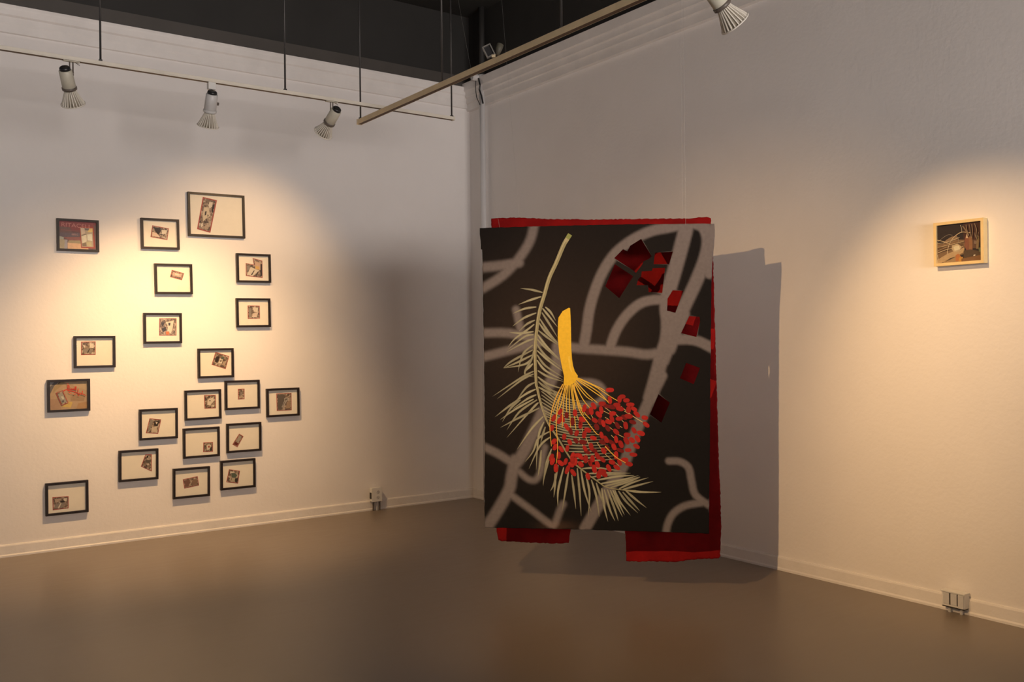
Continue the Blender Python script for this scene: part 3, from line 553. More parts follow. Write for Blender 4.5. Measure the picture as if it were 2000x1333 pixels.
track('lighting_track', 'thin pale cream lighting track running along in front of the picture wall', (-8.2, TL_Y, TL_Z), 8.2 - 1.135, 'x',
      [8.2 - 1.148, 8.2 - 2.481, 8.2 - 3.652, 8.2 - 5.0, 8.2 - 6.3], M_TRACK2)
track('lighting_track', 'thicker tan lighting track crossing overhead parallel to the right wall', (TF_X, -8.2, TF_Z), 8.2 - 1.345, 'y',
      [8.2 - 1.365, 8.2 - 2.509, 8.2 - 3.708, 8.2 - 5.0, 8.2 - 6.3], M_TRACK, h=.036, w=.034, lead=1)
track('lighting_track', 'lighting track out of view to the left that carries the canvas spotlight', (TK_X, -7.6, TK_Z), 2.9, 'y', [.35, 2.55], M_TRACK2)


# ------------------------------------------------------------------ track spotlights
def spotlight(label, root, aim, watt, body, style, cone=58, blend=0.75, group='track spotlights', soft=.022, back=0.028, side=(0, 0, 0), drop=.075):
    """root: point under the track; aim: world point the beam is turned to"""
    t = thing('track_spotlight', label, 'spotlight', root, 0, group)
    piv = Vector((0, 0, -drop))
    d = (Vector(aim) - (Vector(root) + piv)).normalized()
    sv = Vector(side)
    if style == 'stem':
        MB().box((-.045, -.013, -.006), (.045, .013, 0.0)).build('adapter_plate', body, t, bevel=.002)
        MB().polytube([(.02, 0, -.005), (.045, -.008, -.022)], .002, 6).build('adapter_lever', M_RING, t)
        for s in (-1, 1):
            MB().tube((s * .009, 0, -.004), (s * .009, 0, -drop - .004), .0042, 8).build('stem', M_RING, t)
        MB().lathe(piv + Vector((-.012, 0, 0)), (1, 0, 0), [(0, .013), (.024, .013)], 14).build('pivot', M_RING, t)
    else:
        MB().box((-.024, -.019, -.046), (.024, .019, 0)).build('adapter_block', M_WHITEP, t, bevel=.003)
        MB().tube((0, 0, -.044), (0, 0, -.060), .007, 10).build('stem', M_BLACK, t)
        MB().polytube([(.008, 0, -.056), (.026, 0, -.066), (.034, 0, -.10)], .005, 8).build('yoke', body, t)
    hb = piv + sv - d * back
    MB().lathe(hb, d, [(0, .033), (.004, .037), (.114, .039), (.118, .034)], 28).build('housing', body, t, smooth=True)
    MB().lathe(hb - d * .020, d, [(0, .024), (.006, .030), (.021, .032)], 24).build('rear_cap', M_BLACK, t, smooth=True)
    MB().lathe(hb + d * .104, d, [(0, .0385), (.003, .0425), (.016, .0425), (.019, .0385)], 28).build('ring', M_RING if style == 'stem' else body, t, smooth=True)
    if style != 'stem':
        e = d.orthogonal().normalized()
        MB().tube(hb + d * .06 + Vector((.036, 0, 0)), hb + d * .06 + Vector((.050, 0, 0)), .010, 10).build('knob', M_RING, t)
    bb = hb + d * .120
    bulb = MB().lathe(bb, d, [(0, .024), (.010, .026), (.028, .035), (.066, .049), (.094, .059), (.096, .055)], 40, cap1=False).build('bulb', M_FINCORE, t, smooth=True)
    e1 = d.orthogonal().normalized()
    e2 = d.cross(e1)
    for k in range(22):
        w = 2 * math.pi * k / 22
        rad = e1 * math.cos(w) + e2 * math.sin(w)
        tn = (e2 * math.cos(w) - e1 * math.sin(w)) * .0022
        f = MB()
        pr = [(.004, .020), (.004, .031), (.030, .041), (.066, .056), (.092, .067), (.092, .052)]
        fa = [bb + d * a + rad * r - tn for a, r in pr]
        fb = [bb + d * a + rad * r + tn for a, r in pr]
        f.face(fa); f.face(list(reversed(fb)))
        for i in range(len(pr)):
            j = (i + 1) % len(pr)
            f.face([fa[j], fa[i], fb[i], fb[j]])
        f.build('fin', M_FIN, bulb)
    MB().lathe(bb + d * .090, d, [(0, .0655), (.001, .0700), (.005, .0700), (.006, .0560), (.001, .0555), (0, .0655)], 40, cap0=False, cap1=False).build('rim', M_FIN, bulb, smooth=True)
    MB().lathe(bb + d * .088, d, [(0, .052), (.005, .054)], 32).build('lens', M_LENS, bulb)
    ld = bpy.data.lights.new('beam', 'SPOT')
    ld.energy = watt
    ld.color = WARM
    ld.spot_size = math.radians(cone)
    ld.spot_blend = blend
    ld.shadow_soft_size = soft
    lo = bpy.data.objects.new('beam', ld)
    lo.location = bb + d * .135
    lo.rotation_euler = d.to_track_quat('-Z', 'Y').to_euler()
    lo.parent = t
    COL.objects.link(lo)
    return t


spotlight('cream spotlight with stem and ribbed bulb, farthest left on the pale track', (-3.815, TL_Y, TL_Z), (-3.00, 0, 0.95), SPOT_W['left_a'], M_LAMPW, 'stem', cone=98, blend=1.0, side=(-.028, 0, -.01))
spotlight('pale grey spotlight hung from a white block, middle of the pale track', (-2.982, TL_Y, TL_Z), (-2.92, 0, 0.42), SPOT_W['left_b'], M_LAMPG, 'block', cone=93, blend=1.0, drop=.10)
spotlight('cream spotlight on twin stems tipped to the left, nearest the corner', (-2.140, TL_Y, TL_Z), (-2.38, 0, 1.92), SPOT_W['left_c'], M_LAMPW, 'stem', cone=88, blend=1.0, side=(.022, 0, -.005))
spotlight('ribbed spotlight at the top edge above the right wall, on the tan track', (-1.85, -4.74, TF_Z), (0, -4.96, 1.32), SPOT_W['right'], M_LAMPW, 'stem', cone=62, blend=1.0, drop=.085)


def key_spot():
    d = (Vector(KEY_AIM) - Vector(KEY)).normalized()
    head = Vector(KEY) - d * (.135 + .120 - .028)          # pivot so that the beam starts at KEY
    root = head + Vector((0, 0, .10))
    spotlight('cream spotlight out of view to the left, turned to the hanging canvas', (root.x, root.y, root.z), KEY_AIM, SPOT_W['key'], M_LAMPW, 'stem', cone=KEY_CONE, blend=1.0, drop=.10, soft=.016)
    return root


KROOT = key_spot()

# small square flood head clipped on top of the tan track
fl = thing('flood_lamp', 'small square flood lamp head standing on the tan track near the corner', 'lamp', (TF_X, -3.08, TF_Z + .050), math.radians(-35))
MB().box((-.014, -.012, -.004), (.014, .012, .016)).build('clip', M_TRACK, fl)
fr = MB()
for (x0, x1, z0, z1) in ((-.045, -.036, .01, .10), (.012, .021, .01, .10), (-.036, .012, .091, .10), (-.036, .012, .01, .019)):
    fr.box((x0, -.012, z0), (x1, .020, z1))
hd = fr.build('head_frame', M_FLOOD, fl, bevel=.002)
hd.rotation_euler = (0, math.radians(-26), 0)
fl.scale = (.8, .8, .8)
MB().box((-.036, .004, .019), (.012, .010, .091)).build('dark_glass', M_BLACK, hd)
MB().lathe((.028, .02, .02), (.25, .2, 1), [(0, .012), (.05, .024), (.085, .026), (.09, .015)], 16).build('housing', M_FLOOD2, fl, smooth=True)

# ------------------------------------------------------------------ framed pictures on the left wall
FW, FH, FD, RW = 0.289, 0.239, 0.030, 0.0170
PAPER_Y = -0.013


def frame_meshes(w, h):
    x, z = w / 2, h / 2
    xi, zi = x - RW, z - RW
    polys = [[(-x, z), (-xi, zi), (xi, zi), (x, z)], [(-x, -z), (x, -z), (xi, -zi), (-xi, -zi)],
             [(-x, z), (-x, -z), (-xi, -zi), (-xi, zi)], [(x, z), (xi, zi), (xi, -zi), (x, -z)]]
    rails = [MB().prism(p, -FD, -0.001).mesh('frame_rail', M_FRAME) for p in polys]
    paper = MB().box((-xi, PAPER_Y, -zi), (xi, -0.001, zi)).mesh('paper', M_PAPER)
    g_ = MB()
    g_.face([(-xi, -0.0205, -zi), (xi, -0.0205, -zi), (xi, -0.0205, zi), (-xi, -0.0205, zi)])
    glass = g_.mesh('glass', M_GLASS)
    return rails, paper, glass


FM = {'std': frame_meshes(FW, FH), 'big': frame_meshes(0.460, 0.353)}


def link_mesh(name, me, parent):
    o = bpy.data.objects.new(name, me)
    COL.objects.link(o)
    o.parent = parent
    return o


LABELS = {
    'poster': 'black-framed poster with red RITACELL lettering and an inset photo',
    'f2': 'black-framed small tilted collage with a dark blot, upper left of the big frame',
    'f3': 'largest dark frame with a tall leaning red-edged collage, top of the group',
    'f4': 'black frame with a tiny pale red-edged label tilted at its upper middle',
    'f5': 'black frame with an L-shaped stepped collage, below right of the largest frame',
    'f6': 'black frame with a square collage and orange patch at its right side',
    'f7': 'black frame with a small pale square collage in its middle',
    'f8': 'black frame with a square street collage at its upper left, left side of the group',
    'f9': 'black frame with a square collage turned on its corner at upper right',
    'arab': 'black-framed tan photograph with red Arabic script and a tilted card',
    'f11': 'black frame with a tiny upright dark collage in its middle',
    'f12': 'black frame with a large dark collage of a pale outlined strip, rightmost of the group',
    'f13': 'black frame with an upright square collage high at its right side',
    'f14': 'black frame with a slanted collage at lower left, in the lower left of the cluster',
    'f15': 'black frame with a small square collage with red dot at lower right',
    'f16': 'black frame with a narrow strip collage leaning to the right',
    'f17': 'black frame with a dark four-sided wedge collage at upper right',
    'f18': 'black frame with a brown oblong collage tilted up, bottom row',
    'f19': 'black frame with a dark green and red collage leaning at its left side',
    'f20': 'black frame with a wide street collage at lower left, lowest of the group',
}


def inset(poly, d):
    """shrink a polygon by the distance d"""
    n = len(poly)
    area = sum(poly[k][0] * poly[(k + 1) % n][1] - poly[(k + 1) % n][0] * poly[k][1] for k in range(n))
    s = 1 if area > 0 else -1
    res = []
    for k in range(n):
        p, c, q = Vector(poly[k - 1]), Vector(poly[k]), Vector(poly[(k + 1) % n])
        a, e = (c - p).normalized(), (q - c).normalized()
        na, ne = Vector((-a.y, a.x)) * s, Vector((-e.y, e.x)) * s
        den = 1 + na.dot(ne)
        res.append(tuple(c + (na + ne) * d / max(den, .2)))
    return res


def in_poly(poly, x, y):
    c = False
    n = len(poly)
    for i in range(n):
        x0, y0 = poly[i]; x1, y1 = poly[i - 1]
        if (y0 > y) != (y1 > y) and x < (x1 - x0) * (y - y0) / (y1 - y0) + x0:
            c = not c
    return c


def flat(name, shapes, m, parent, y):
    """flat printed shapes: list of (polygon (x, z), colour); each lies a hair above the one before"""
    w = MB()
    for k, (poly, col) in enumerate(shapes):
        yy = y - k * 0.00005
        for t in tessellate_polygon([[Vector((p[0], p[1], 0)) for p in poly]]):
            a, b_, c = (poly[i] for i in t)
            if (b_[0] - a[0]) * (c[1] - a[1]) - (c[0] - a[0]) * (b_[1] - a[1]) < 0:
                b_, c = c, b_
            w.face([(a[0], yy, a[1]), (b_[0], yy, b_[1]), (c[0], yy, c[1])], 0, col)
    return w.build(name, m, parent)


def quad(poly, u, v):
    """bilinear point of a traced quad (TL, TR, BR, BL)"""
    tl, tr, br, bl = poly
    return ((tl[0] * (1 - u) + tr[0] * u) * (1 - v) + (bl[0] * (1 - u) + br[0] * u) * v,
            (tl[1] * (1 - u) + tr[1] * u) * (1 - v) + (bl[1] * (1 - u) + br[1] * u) * v)


CREAM, TAN, INK, GREY, ORANGE, RUST, GREEN = (.62, .56, .46), (.40, .31, .23), (.03, .022, .02), (.24, .21, .18), (.62, .16, .04), (.34, .05, .035), (.09, .12, .09)
FRAG = {   # loose fragments pasted in each collage, in the collage's own 0..1 square
    'f2': [([(.05, .1), (.5, .05), (.55, .35), (.42, .7), (.2, .45)], INK), ([(.02, .55), (.3, .6), (.55, .9), (.05, .95)], (.66, .52, .42)), ([(.6, .2), (.95, .15), (.9, .5), (.62, .6)], CREAM)],
    'f3': [([(.5, .08), (.78, .06), (.82, .2), (.62, .28), (.48, .2)], CREAM), ([(.15, .3), (.5, .25), (.7, .4), (.8, .52), (.5, .62), (.3, .75), (.15, .55)], (.56, .48, .36)), ([(.3, .42), (.42, .38), (.45, .5), (.33, .55)], INK),
           ([(.55, .48), (.66, .5), (.6, .58)], INK), ([(.12, .85), (.3, .78), (.36, .88), (.2, .95)], CREAM), ([(.45, .9), (.7, .78), (.8, .88), (.6, .97)], TAN), ([(.8, .15), (.97, .1), (.95, .4), (.82, .35)], INK), ([(.5, .66), (.62, .64), (.6, .72)], INK)],
    'f4': [([(.1, .2), (.9, .15), (.88, .7), (.12, .75)], (.56, .36, .30)), ([(.3, .3), (.7, .3), (.68, .5), (.32, .52)], CREAM)],
    'f6': [([(.35, .2), (.85, .12), (.8, .55), (.7, .9), (.45, .8), (.5, .45)], CREAM), ([(.38, .78), (.58, .78), (.58, .97), (.38, .97)], ORANGE), ([(.05, .2), (.3, .25), (.15, .5)], INK), ([(.1, .6), (.35, .5), (.4, .7), (.18, .85)], INK), ([(.52, .25), (.66, .25), (.64, .42), (.54, .42)], INK)],
    'f7': [([(.4, .1), (.9, .12), (.85, .5), (.5, .45)], CREAM), ([(.45, .6), (.9, .5), (.75, .95), (.3, .92)], (.6, .5, .42)), ([(.05, .2), (.3, .2), (.25, .9), (.05, .9)], GREY)],
    'f8': [([(.6, .1), (.92, .12), (.9, .5), (.62, .45)], CREAM), ([(.1, .6), (.5, .5), (.9, .55), (.7, .9), (.1, .85)], GREY), ([(.4, .85), (.6, .5), (.64, .52), (.48, .88)], INK), ([(.1, .2), (.28, .3), (.2, .5)], CREAM)],
    'f9': [([(.4, .35), (.62, .3), (.66, .7), (.44, .74)], CREAM), ([(.5, .15), (.72, .15), (.7, .35), (.5, .38)], GREEN), ([(.12, .25), (.35, .2), (.33, .8), (.1, .7)], INK), ([(.48, .45), (.56, .43), (.58, .6), (.5, .62)], INK), ([(.72, .5), (.92, .45), (.9, .8), (.7, .82)], TAN)],
    'arab': [([(.1, .1), (.9, .1), (.9, .9), (.1, .9)], (.30, .29, .26)), ([(.4, .35), (.8, .4), (.75, .65), (.45, .6)], (.5, .5, .43)), ([(.2, .7), (.6, .68), (.55, .85), (.2, .86)], (.12, .12, .13))],
    'f11': [([(.3, .3), (.7, .2), (.75, .6), (.35, .7)], GREY), ([(.15, .75), (.8, .7), (.8, .9), (.15, .92)], TAN)],
    'f12': [([(.05, .05), (.5, .05), (.6, .5), (.3, .95), (.05, .95)], (.10, .085, .075)), ([(.5, .28), (.75, .22), (.85, .35), (.7, .45), (.42, .85), (.3, .82), (.52, .42)], (.36, .33, .29)), ([(.54, .32), (.72, .28), (.76, .36), (.62, .42), (.4, .78), (.36, .76), (.58, .42)], (.13, .11, .10)), ([(.7, .5), (.95, .4), (.95, .9), (.6, .92)], (.30, .21, .14))],
    'f13': [([(.3, .3), (.8, .15), (.9, .4), (.5, .8), (.2, .75)], CREAM), ([(.42, .38), (.55, .36), (.5, .5)], INK), ([(.05, .1), (.2, .3), (.1, .5)], INK), ([(.55, .85), (.9, .75), (.85, .95)], CREAM)],
    'f14': [([(.45, .1), (.9, .1), (.85, .5), (.5, .45)], INK), ([(.55, .15), (.8, .2), (.7, .35)], CREAM), ([(.35, .6), (.8, .5), (.9, .9), (.4, .95)], (.52, .44, .34)), ([(.03, .05), (.35, .08), (.25, .8), (.05, .9)], GREY)],
    'f15': [([(.3, .3), (.6, .15), (.85, .3), (.7, .7), (.4, .9)], CREAM), ([(.5, .36), (.68, .36), (.68, .56), (.5, .56)], RUST), ([(.05, .1), (.2, .4), (.1, .9)], INK), ([(.75, .6), (.95, .5), (.95, .95), (.7, .95)], INK)],
    'f16': [([(.2, .05), (.8, .05), (.8, .6), (.2, .65)], (.33, .30, .25)), ([(.1, .7), (.9, .72), (.9, .95), (.1, .95)], (.12, .02, .02))],
    'f17': [([(.2, .05), (.55, .05), (.5, .2), (.25, .25)], INK), ([(.5, .1), (.7, .1), (.65, .25)], CREAM), ([(.2, .4), (.8, .35), (.85, .6), (.25, .6)], (.10, .085, .07))],
    'f18': [([(.05, .1), (.45, .1), (.4, .9), (.05, .9)], (.17, .09, .07)), ([(.3, .8), (.6, .2), (.66, .25), (.4, .9)], TAN), ([(.6, .3), (.95, .2), (.95, .85), (.55, .9)], (.22, .14, .10))],
    'f19': [([(.25, .25), (.6, .2), (.85, .35), (.7, .6), (.35, .6)], GREEN), ([(.4, .62), (.75, .58), (.65, .92), (.4, .9)], (.42, .38, .28)), ([(.7, .65), (.97, .6), (.95, .95), (.75, .95)], INK), ([(.1, .12), (.5, .08), (.45, .2), (.12, .3)], CREAM)],
    'f20': [([(.45, .3), (.8, .28), (.8, .45), (.5, .5)], INK), ([(.1, .6), (.5, .45), (.85, .55), (.6, .95), (.1, .95)], GREY), ([(.7, .1), (.95, .1), (.9, .4), (.75, .35)], CREAM), ([(.3, .9), (.5, .5), (.56, .52), (.4, .93)], CREAM), ([(.1, .1), (.4, .12), (.35, .4), (.12, .42)], TAN)],
}


def text_mesh(name, txt, size, loc, col, parent, rot=0.0, squash=1.0):
    cu = bpy.data.curves.new(name, 'FONT')
    cu.body = txt
    cu.size = size
    tmp = bpy.data.objects.new(name, cu)
    COL.objects.link(tmp)
    dg = bpy.context.evaluated_depsgraph_get()
    me = bpy.data.meshes.new_from_object(tmp.evaluated_get(dg))
    bpy.data.objects.remove(tmp)
    me.materials.append(mat(name + '_ink', col, 0.7, var=0.15, vscale=80))
    o = bpy.data.objects.new(name, me)
    COL.objects.link(o)
    o.parent = parent
    o.location = loc
    o.rotation_euler = (math.radians(90), rot, 0)
    o.scale = (squash, 1, 1)
    return o


def stroke(pts, w0, w1=None, taper=None, sub=5):
    """ribbon polygon strips along a smoothed polyline in (x, z); returns list of quads"""
    w1 = w0 if w1 is None else w1
    P = [Vector(p) for p in pts]
    if len(P) == 2:
        P.insert(1, (P[0] + P[1]) / 2)
    out_ = []
    n = len(P)
    for i in range(n - 1):
        p0, p1, p2, p3 = P[max(i - 1, 0)], P[i], P[i + 1], P[min(i + 2, n - 1)]
        for k in range(sub):
            t = k / sub
            out_.append(0.5 * ((2 * p1) + (p2 - p0) * t + (2 * p0 - 5 * p1 + 4 * p2 - p3) * t * t + (3 * p1 - p0 - 3 * p2 + p3) * t ** 3))
    out_.append(P[-1])
    m = len(out_)
    le, ri = [], []
    for i, p in enumerate(out_):
        d = (out_[min(i + 1, m - 1)] - out_[max(i - 1, 0)])
        d = d.normalized() if d.length > 1e-9 else Vector((1, 0))
        nn = Vector((-d.y, d.x))
        t = i / (m - 1)
        w = (taper(t) * w0 if taper else w0 + (w1 - w0) * t) / 2
        le.append(tuple(p + nn * w)); ri.append(tuple(p - nn * w))
    return [[ri[i], ri[i + 1], le[i + 1], le[i]] for i in range(m - 1)]


for key, cx, cz, w, h, tilt, art in FRAMES:
    root = thing('framed_picture', LABELS[key], 'picture', (cx, -0.0005, cz), 0, 'framed pictures on the left wall')
    root.rotation_euler = (0, math.radians(-tilt), 0)
    big = key == 'f3'
    rails, paper, glass = FM['big' if big else 'std']
    for me in rails:
        link_mesh('frame_rail', me, root)
    link_mesh('paper', paper, root)
    link_mesh('glass', glass, root)
    if key in ('poster', 'arab'):
        xi, zi = FW / 2 - RW, FH / 2 - RW
        R4 = [(-xi, zi), (xi, zi), (xi, -zi), (-xi, -zi)]
        q = lambda l: [quad(R4, u, v) for u, v in l]
        if key == 'poster':
            sh = [(q([(0, 0), (1, 0), (1, 1), (0, 1)]), (.215, .135, .145)), (q([(0, 0), (1, 0), (1, .3), (0, .3)]), (.325, .120, .130)),
                  (q([(0, .2), (.3, .22), (.35, .4), (0, .42)]), (.235, .165, .165)), (q([(0, .42), (.55, .40), (.55, .58), (.1, .6), (0, .55)]), (0.205, 0.171, 0.199)),
                  (q([(.1, .58), (.57, .55), (.57, .72), (.3, .7)]), (0.347, 0.165, 0.158)), (q([(0, .55), (.12, .58), (.12, .66), (0, .66)]), (0.455, 0.482, 0.428)),
                  (q([(0, .66), (.19, .67), (.19, 1), (0, 1)]), (0.496, 0.442, 0.320)), (q([(.15, .67), (.22, .67), (.21, 1), (.13, 1)]), (0.455, 0.442, 0.482)),
                  (q([(.25, .69), (.58, .68), (.58, .82), (.22, .8)]), (0.455, 0.388, 0.253)), (q([(.22, .78), (.6, .8), (.78, .96), (.78, 1), (.22, 1)]), (0.793, 0.536, 0.347)),
                  (q([(.93, .1), (1, .1), (1, 1), (.93, 1)]), (0.239, 0.165, 0.158)), (q([(.55, .17), (.93, .17), (.97, .95), (.58, .95)]), (.43, .115, .095)),
                  (q([(.57, .21), (.9, .21), (.92, .9), (.60, .9)]), (0.536, 0.455, 0.347)), (q([(.58, .22), (.67, .22), (.7, .4), (.6, .46)]), (0.698, 0.590, 0.482)),
                  (q([(.68, .22), (.8, .22), (.82, .3), (.7, .3)]), (0.226, 0.212, 0.212)), (q([(.82, .22), (.9, .22), (.9, .36), (.76, .36)]), (0.800, 0.617, 0.266)),
                  (q([(.6, .5), (.73, .46), (.74, .7), (.62, .78)]), (0.800, 0.752, 0.590)), (q([(.75, .45), (.88, .42), (.89, .68), (.76, .66)]), (0.800, 0.793, 0.644)),
                  (q([(.59, .49), (.73, .42), (.73, .45), (.59, .52)]), (0.266, 0.226, 0.199)), (q([(.61, .78), (.72, .75), (.73, .88), (.62, .88)]), (0.280, 0.226, 0.171)), (q([(.73, .72), (.86, .70), (.87, .88), (.74, .88)]), (0.617, 0.563, 0.347))]
            sheet = flat('poster_print', sh, M_PAINT, root, PAPER_Y - .0006)
            text_mesh('lettering', 'RITACELL', .042, (-xi + .013, PAPER_Y - .0024, zi - .040), (.60, .30, .28), sheet, rot=math.radians(2), squash=1.16)
            text_mesh('lettering', '100% C', .018, (-.045, PAPER_Y - .0024, .000), (.75, .45, .42), sheet, squash=.8)
            st_ = [(p, (.55, .16, .15)) for p in stroke(q([(.05, .32), (.55, .34)]), .002)]
            flat('thin_rule', st_, M_PAINT, sheet, PAPER_Y - .0024)
        else:
            sh = [(q([(0, 0), (1, 0), (1, 1), (0, 1)]), (.40, .29, .19)), (q([(0, 0), (.24, 0), (.12, .14), (.05, .32), (0, .45)]), (.12, .115, .12)),
                  (q([(0, 0), (.12, 0), (.02, .16), (0, .16)]), (.30, .30, .31)), (q([(.24, 0), (.4, 0), (.25, .14), (.2, .12)]), (.10, .075, .035)),
                  (q([(.12, .16), (.3, .02), (.42, .02), (.2, .25), (.08, .4)]), (.33, .25, .14)), (q([(.55, .45), (.95, .5), (.9, .72), (.55, .7)]), (.32, .22, .14)),
                  (q([(.3, .9), (.5, .72), (.6, .75), (.55, .95)]), (.52, .38, .13)), (q([(0, .6), (.22, .62), (.3, 1), (0, 1)]), (.35, .235, .165)), (q([(.75, .8), (1, .75), (1, 1), (.7, 1)]), (.38, .24, .13)),
                  (q([(.45, .05), (1, .05), (1, .35), (.7, .2)]), (.43, .33, .22))]
            sheet = flat('photo_print', sh, M_PAINT, root, PAPER_Y - .0006)
            rb = []
            for k, l in enumerate(SCRIPT_STROKES):
                rb += [(p, (.58, .045, .03)) for p in stroke(l, .0066 if k < 2 else .0054, .0036)]
            flat('red_script', rb, M_PAINT, sheet, PAPER_Y - .0024)
    if key != 'poster':
        deep = .0032 if key == 'arab' else 0.0
        cw = list(reversed(art))
        pr = MB().prism(cw, PAPER_Y - .0012 - deep, PAPER_Y - .0001 - deep).build('collage', M_REDPRINT, root)
        xs = [p[0] for p in art]; zs = [p[1] for p in art]
        inner = inset(art, .0048 if key != 'f3' else .0090)
        im = flat('collage_image', [(inner, None)], M_COLLAGE, pr, PAPER_Y - .0016 - deep)
        if key in FRAG:
            flat('collage_fragments', [([quad(inner, u, v) for u, v in poly], c) for poly, c in FRAG[key]], M_PAINT, pr, PAPER_Y - .0019 - deep)
        elif key == 'f5':
            T5 = [(inner[0][0], inner[0][1]), inner[1], inner[2], inner[3]]
            x0, x1, z0, z1 = min(xs), max(xs), min(zs), max(zs)
            n5 = lambda l: [(x0 + (x1 - x0) * u, z1 - (z1 - z0) * v) for u, v in l]
            flat('collage_fragments', [(n5([(.55, .15), (.9, .25), (.88, .6), (.55, .55)]), (.55, .38, .28)), (n5([(.58, .4), (.8, .42), (.8, .58), (.58, .55)]), (.62, .40, .14)),
                                       (n5([(.3, .45), (.55, .55), (.8, .62), (.4, .92), (.06, .86)]), CREAM), (n5([(.3, .85), (.48, .62), (.52, .64), (.36, .87)]), INK), (n5([(.55, .9), (.72, .68), (.76, .7), (.6, .92)]), INK),
                                       (n5([(.06, .38), (.3, .45), (.1, .7)]), GREY), (n5([(.88, .28), (.97, .3), (.97, .9), (.86, .9)]), INK)], M_PAINT, pr, PAPER_Y - .0019)

# ------------------------------------------------------------------ small picture on the right wall
sp = thing('framed_picture', 'small pale wooden framed painting of dry palm roots on the right wall', 'picture', (-0.0005, -4.850, 2.011), -math.pi / 2)
w2, h2, d2, r2 = .276, .239, .042, .0155
x, z = w2 / 2, h2 / 2
xi, zi = x - r2, z - r2
for p in [[(-x, z), (-xi, zi), (xi, zi), (x, z)], [(-x, -z), (x, -z), (xi, -zi), (-xi, -zi)], [(-x, z), (-x, -z), (-xi, -zi), (-xi, zi)], [(x, z), (xi, zi), (xi, -zi), (x, -z)]]:
    MB().prism(p, -d2, -.001).build('frame_rail', M_OAK, sp)
R4 = [(-xi, zi), (xi, zi), (xi, -zi), (-xi, -zi)]
q = lambda l: [quad(R4, u, v) for u, v in l]
DK, BR, LT, STR = (.030, .024, .026), (.13, .085, .055), (.42, .31, .18), (.55, .45, .30)
sh = [(q([(0, 0), (1, 0), (1, 1), (0, 1)]), DK), (q([(.6, 0), (1, 0), (1, .55), (.6, .5)]), (.060, .030, .028)),
      (q([(0, .46), (.12, .5), (.2, .4), (.34, .32), (.44, .33), (.5, .42), (.62, .44), (.62, .8), (.3, .9), (0, .92)]), (.19, .125, .075)),
      (q([(.16, .44), (.3, .34), (.44, .31), (.45, .42), (.25, .52)]), (.24, .17, .11)), (q([(0, .56), (.2, .6), (.6, .52), (.6, .6), (.2, .7), (0, .66)]), (.12, .075, .045)),
      (q([(0, .9), (.2, .78), (.45, .68), (.62, .64), (.6, .76), (.4, .86), (.1, .99), (0, 1)]), LT), (q([(.12, 1), (.2, .92), (.42, .86), (.5, .9), (.5, 1)]), (.30, .21, .115)),
      (q([(.18, .97), (.3, .88), (.44, .85), (.3, .92)]), (.06, .045, .035)), (q([(.34, .55), (.46, .52), (.55, .6), (.54, .72), (.4, .74), (.33, .66)]), (.45, .37, .24)),
      (q([(.37, .59), (.5, .57), (.52, .68), (.40, .70)]), (.60, .56, .40)), (q([(.42, .82), (.48, .78), (.54, .86), (.58, .96), (.42, .98)]), (.40, .16, .06)), (q([(.5, .88), (.58, .88), (.6, 1), (.48, 1)]), (.45, .25, .06)),
      (q([(.63, .42), (.67, .3), (.75, .36), (.8, .5), (.80, .95), (.7, .95), (.66, .7), (.62, .6)]), (.20, .085, .055)), (q([(.72, .33), (.80, .40), (.79, .9), (.73, .9)]), (.24, .125, .065)),
      (q([(.655, .40), (.675, .28), (.70, .40)]), (.62, .50, .36)), (q([(.6, .72), (.75, .7), (1, .78), (1, .92), (.6, .95)]), (.085, .060, .042)),
      (q([(.55, .92), (1, .86), (1, 1), (.55, 1)]), (.18, .10, .05)), (q([(.80, .46), (.9, .46), (.88, .68), (.8, .68)]), (.10, .06, .045)), (q([(.84, .48), (.9, .5), (.88, .58), (.83, .56)]), (.19, .14, .11)),
      (q([(.90, .35), (.95, .38), (.93, .7), (.88, .7)]), (.20, .15, .09)), (q([(.93, .68), (1, .66), (1, .8), (.94, .78)]), (.12, .14, .09)), (q([(.82, .85), (.86, .84), (.86, .87), (.82, .88)]), (.6, .55, .45))]
pt = flat('painting', sh, M_PAINT, sp, -.0305)
lines = [([(.0, .46), (.1, .36), (.25, .27), (.36, .29)], .0016, (.26, .23, .20)), ([(.23, .80), (.27, .56), (.38, .36), (.55, .24), (.70, .26), (.78, .28)], .0034, STR), ([(.54, .05), (.57, .14), (.575, .25)], .0022, (.50, .44, .36)),
         ([(0, .38), (.12, .42), (.28, .50)], .0030, STR), ([(0, .47), (.15, .47), (.3, .44), (.52, .37)], .0026, STR), ([(0, .58), (.2, .55), (.5, .5), (.62, .48)], .0024, (.48, .38, .24)), ([(0, .73), (.2, .66), (.35, .64)], .0026, STR),
         ([(.02, .78), (.05, .92)], .0024, STR), ([(.46, .33), (.50, .4), (.50, .52)], .0018, (.28, .24, .2)), ([(.50, .68), (.6, .6)], .0018, STR), ([(0, .68), (.15, .62), (.3, .58)], .0016, (.40, .31, .2)),
         ([(.60, .08), (.68, .22), (.72, .36)], .0060, (.20, .145, .10)), ([(.68, .06), (.70, .2), (.74, .34)], .0040, (.22, .16, .11)), ([(.75, .06), (.77, .2), (.78, .4)], .0042, (.18, .13, .09)), ([(.81, .06), (.82, .25), (.80, .42)], .0036, (.25, .18, .12)),
         ([(.87, .05), (.91, .2), (.90, .36), (.92, .45)], .0036, (.25, .19, .13)), ([(.96, .28), (.93, .4)], .0026, (.2, .15, .1)), ([(.86, .28), (.9, .42)], .0026, (.2, .15, .1))]
rb = []
for l, wd, c in lines:
    rb += [(p, c) for p in stroke(q(l), wd)]
flat('painted_stems', rb, M_PAINT, pt, -.0325)['kind'] = 'stuff'

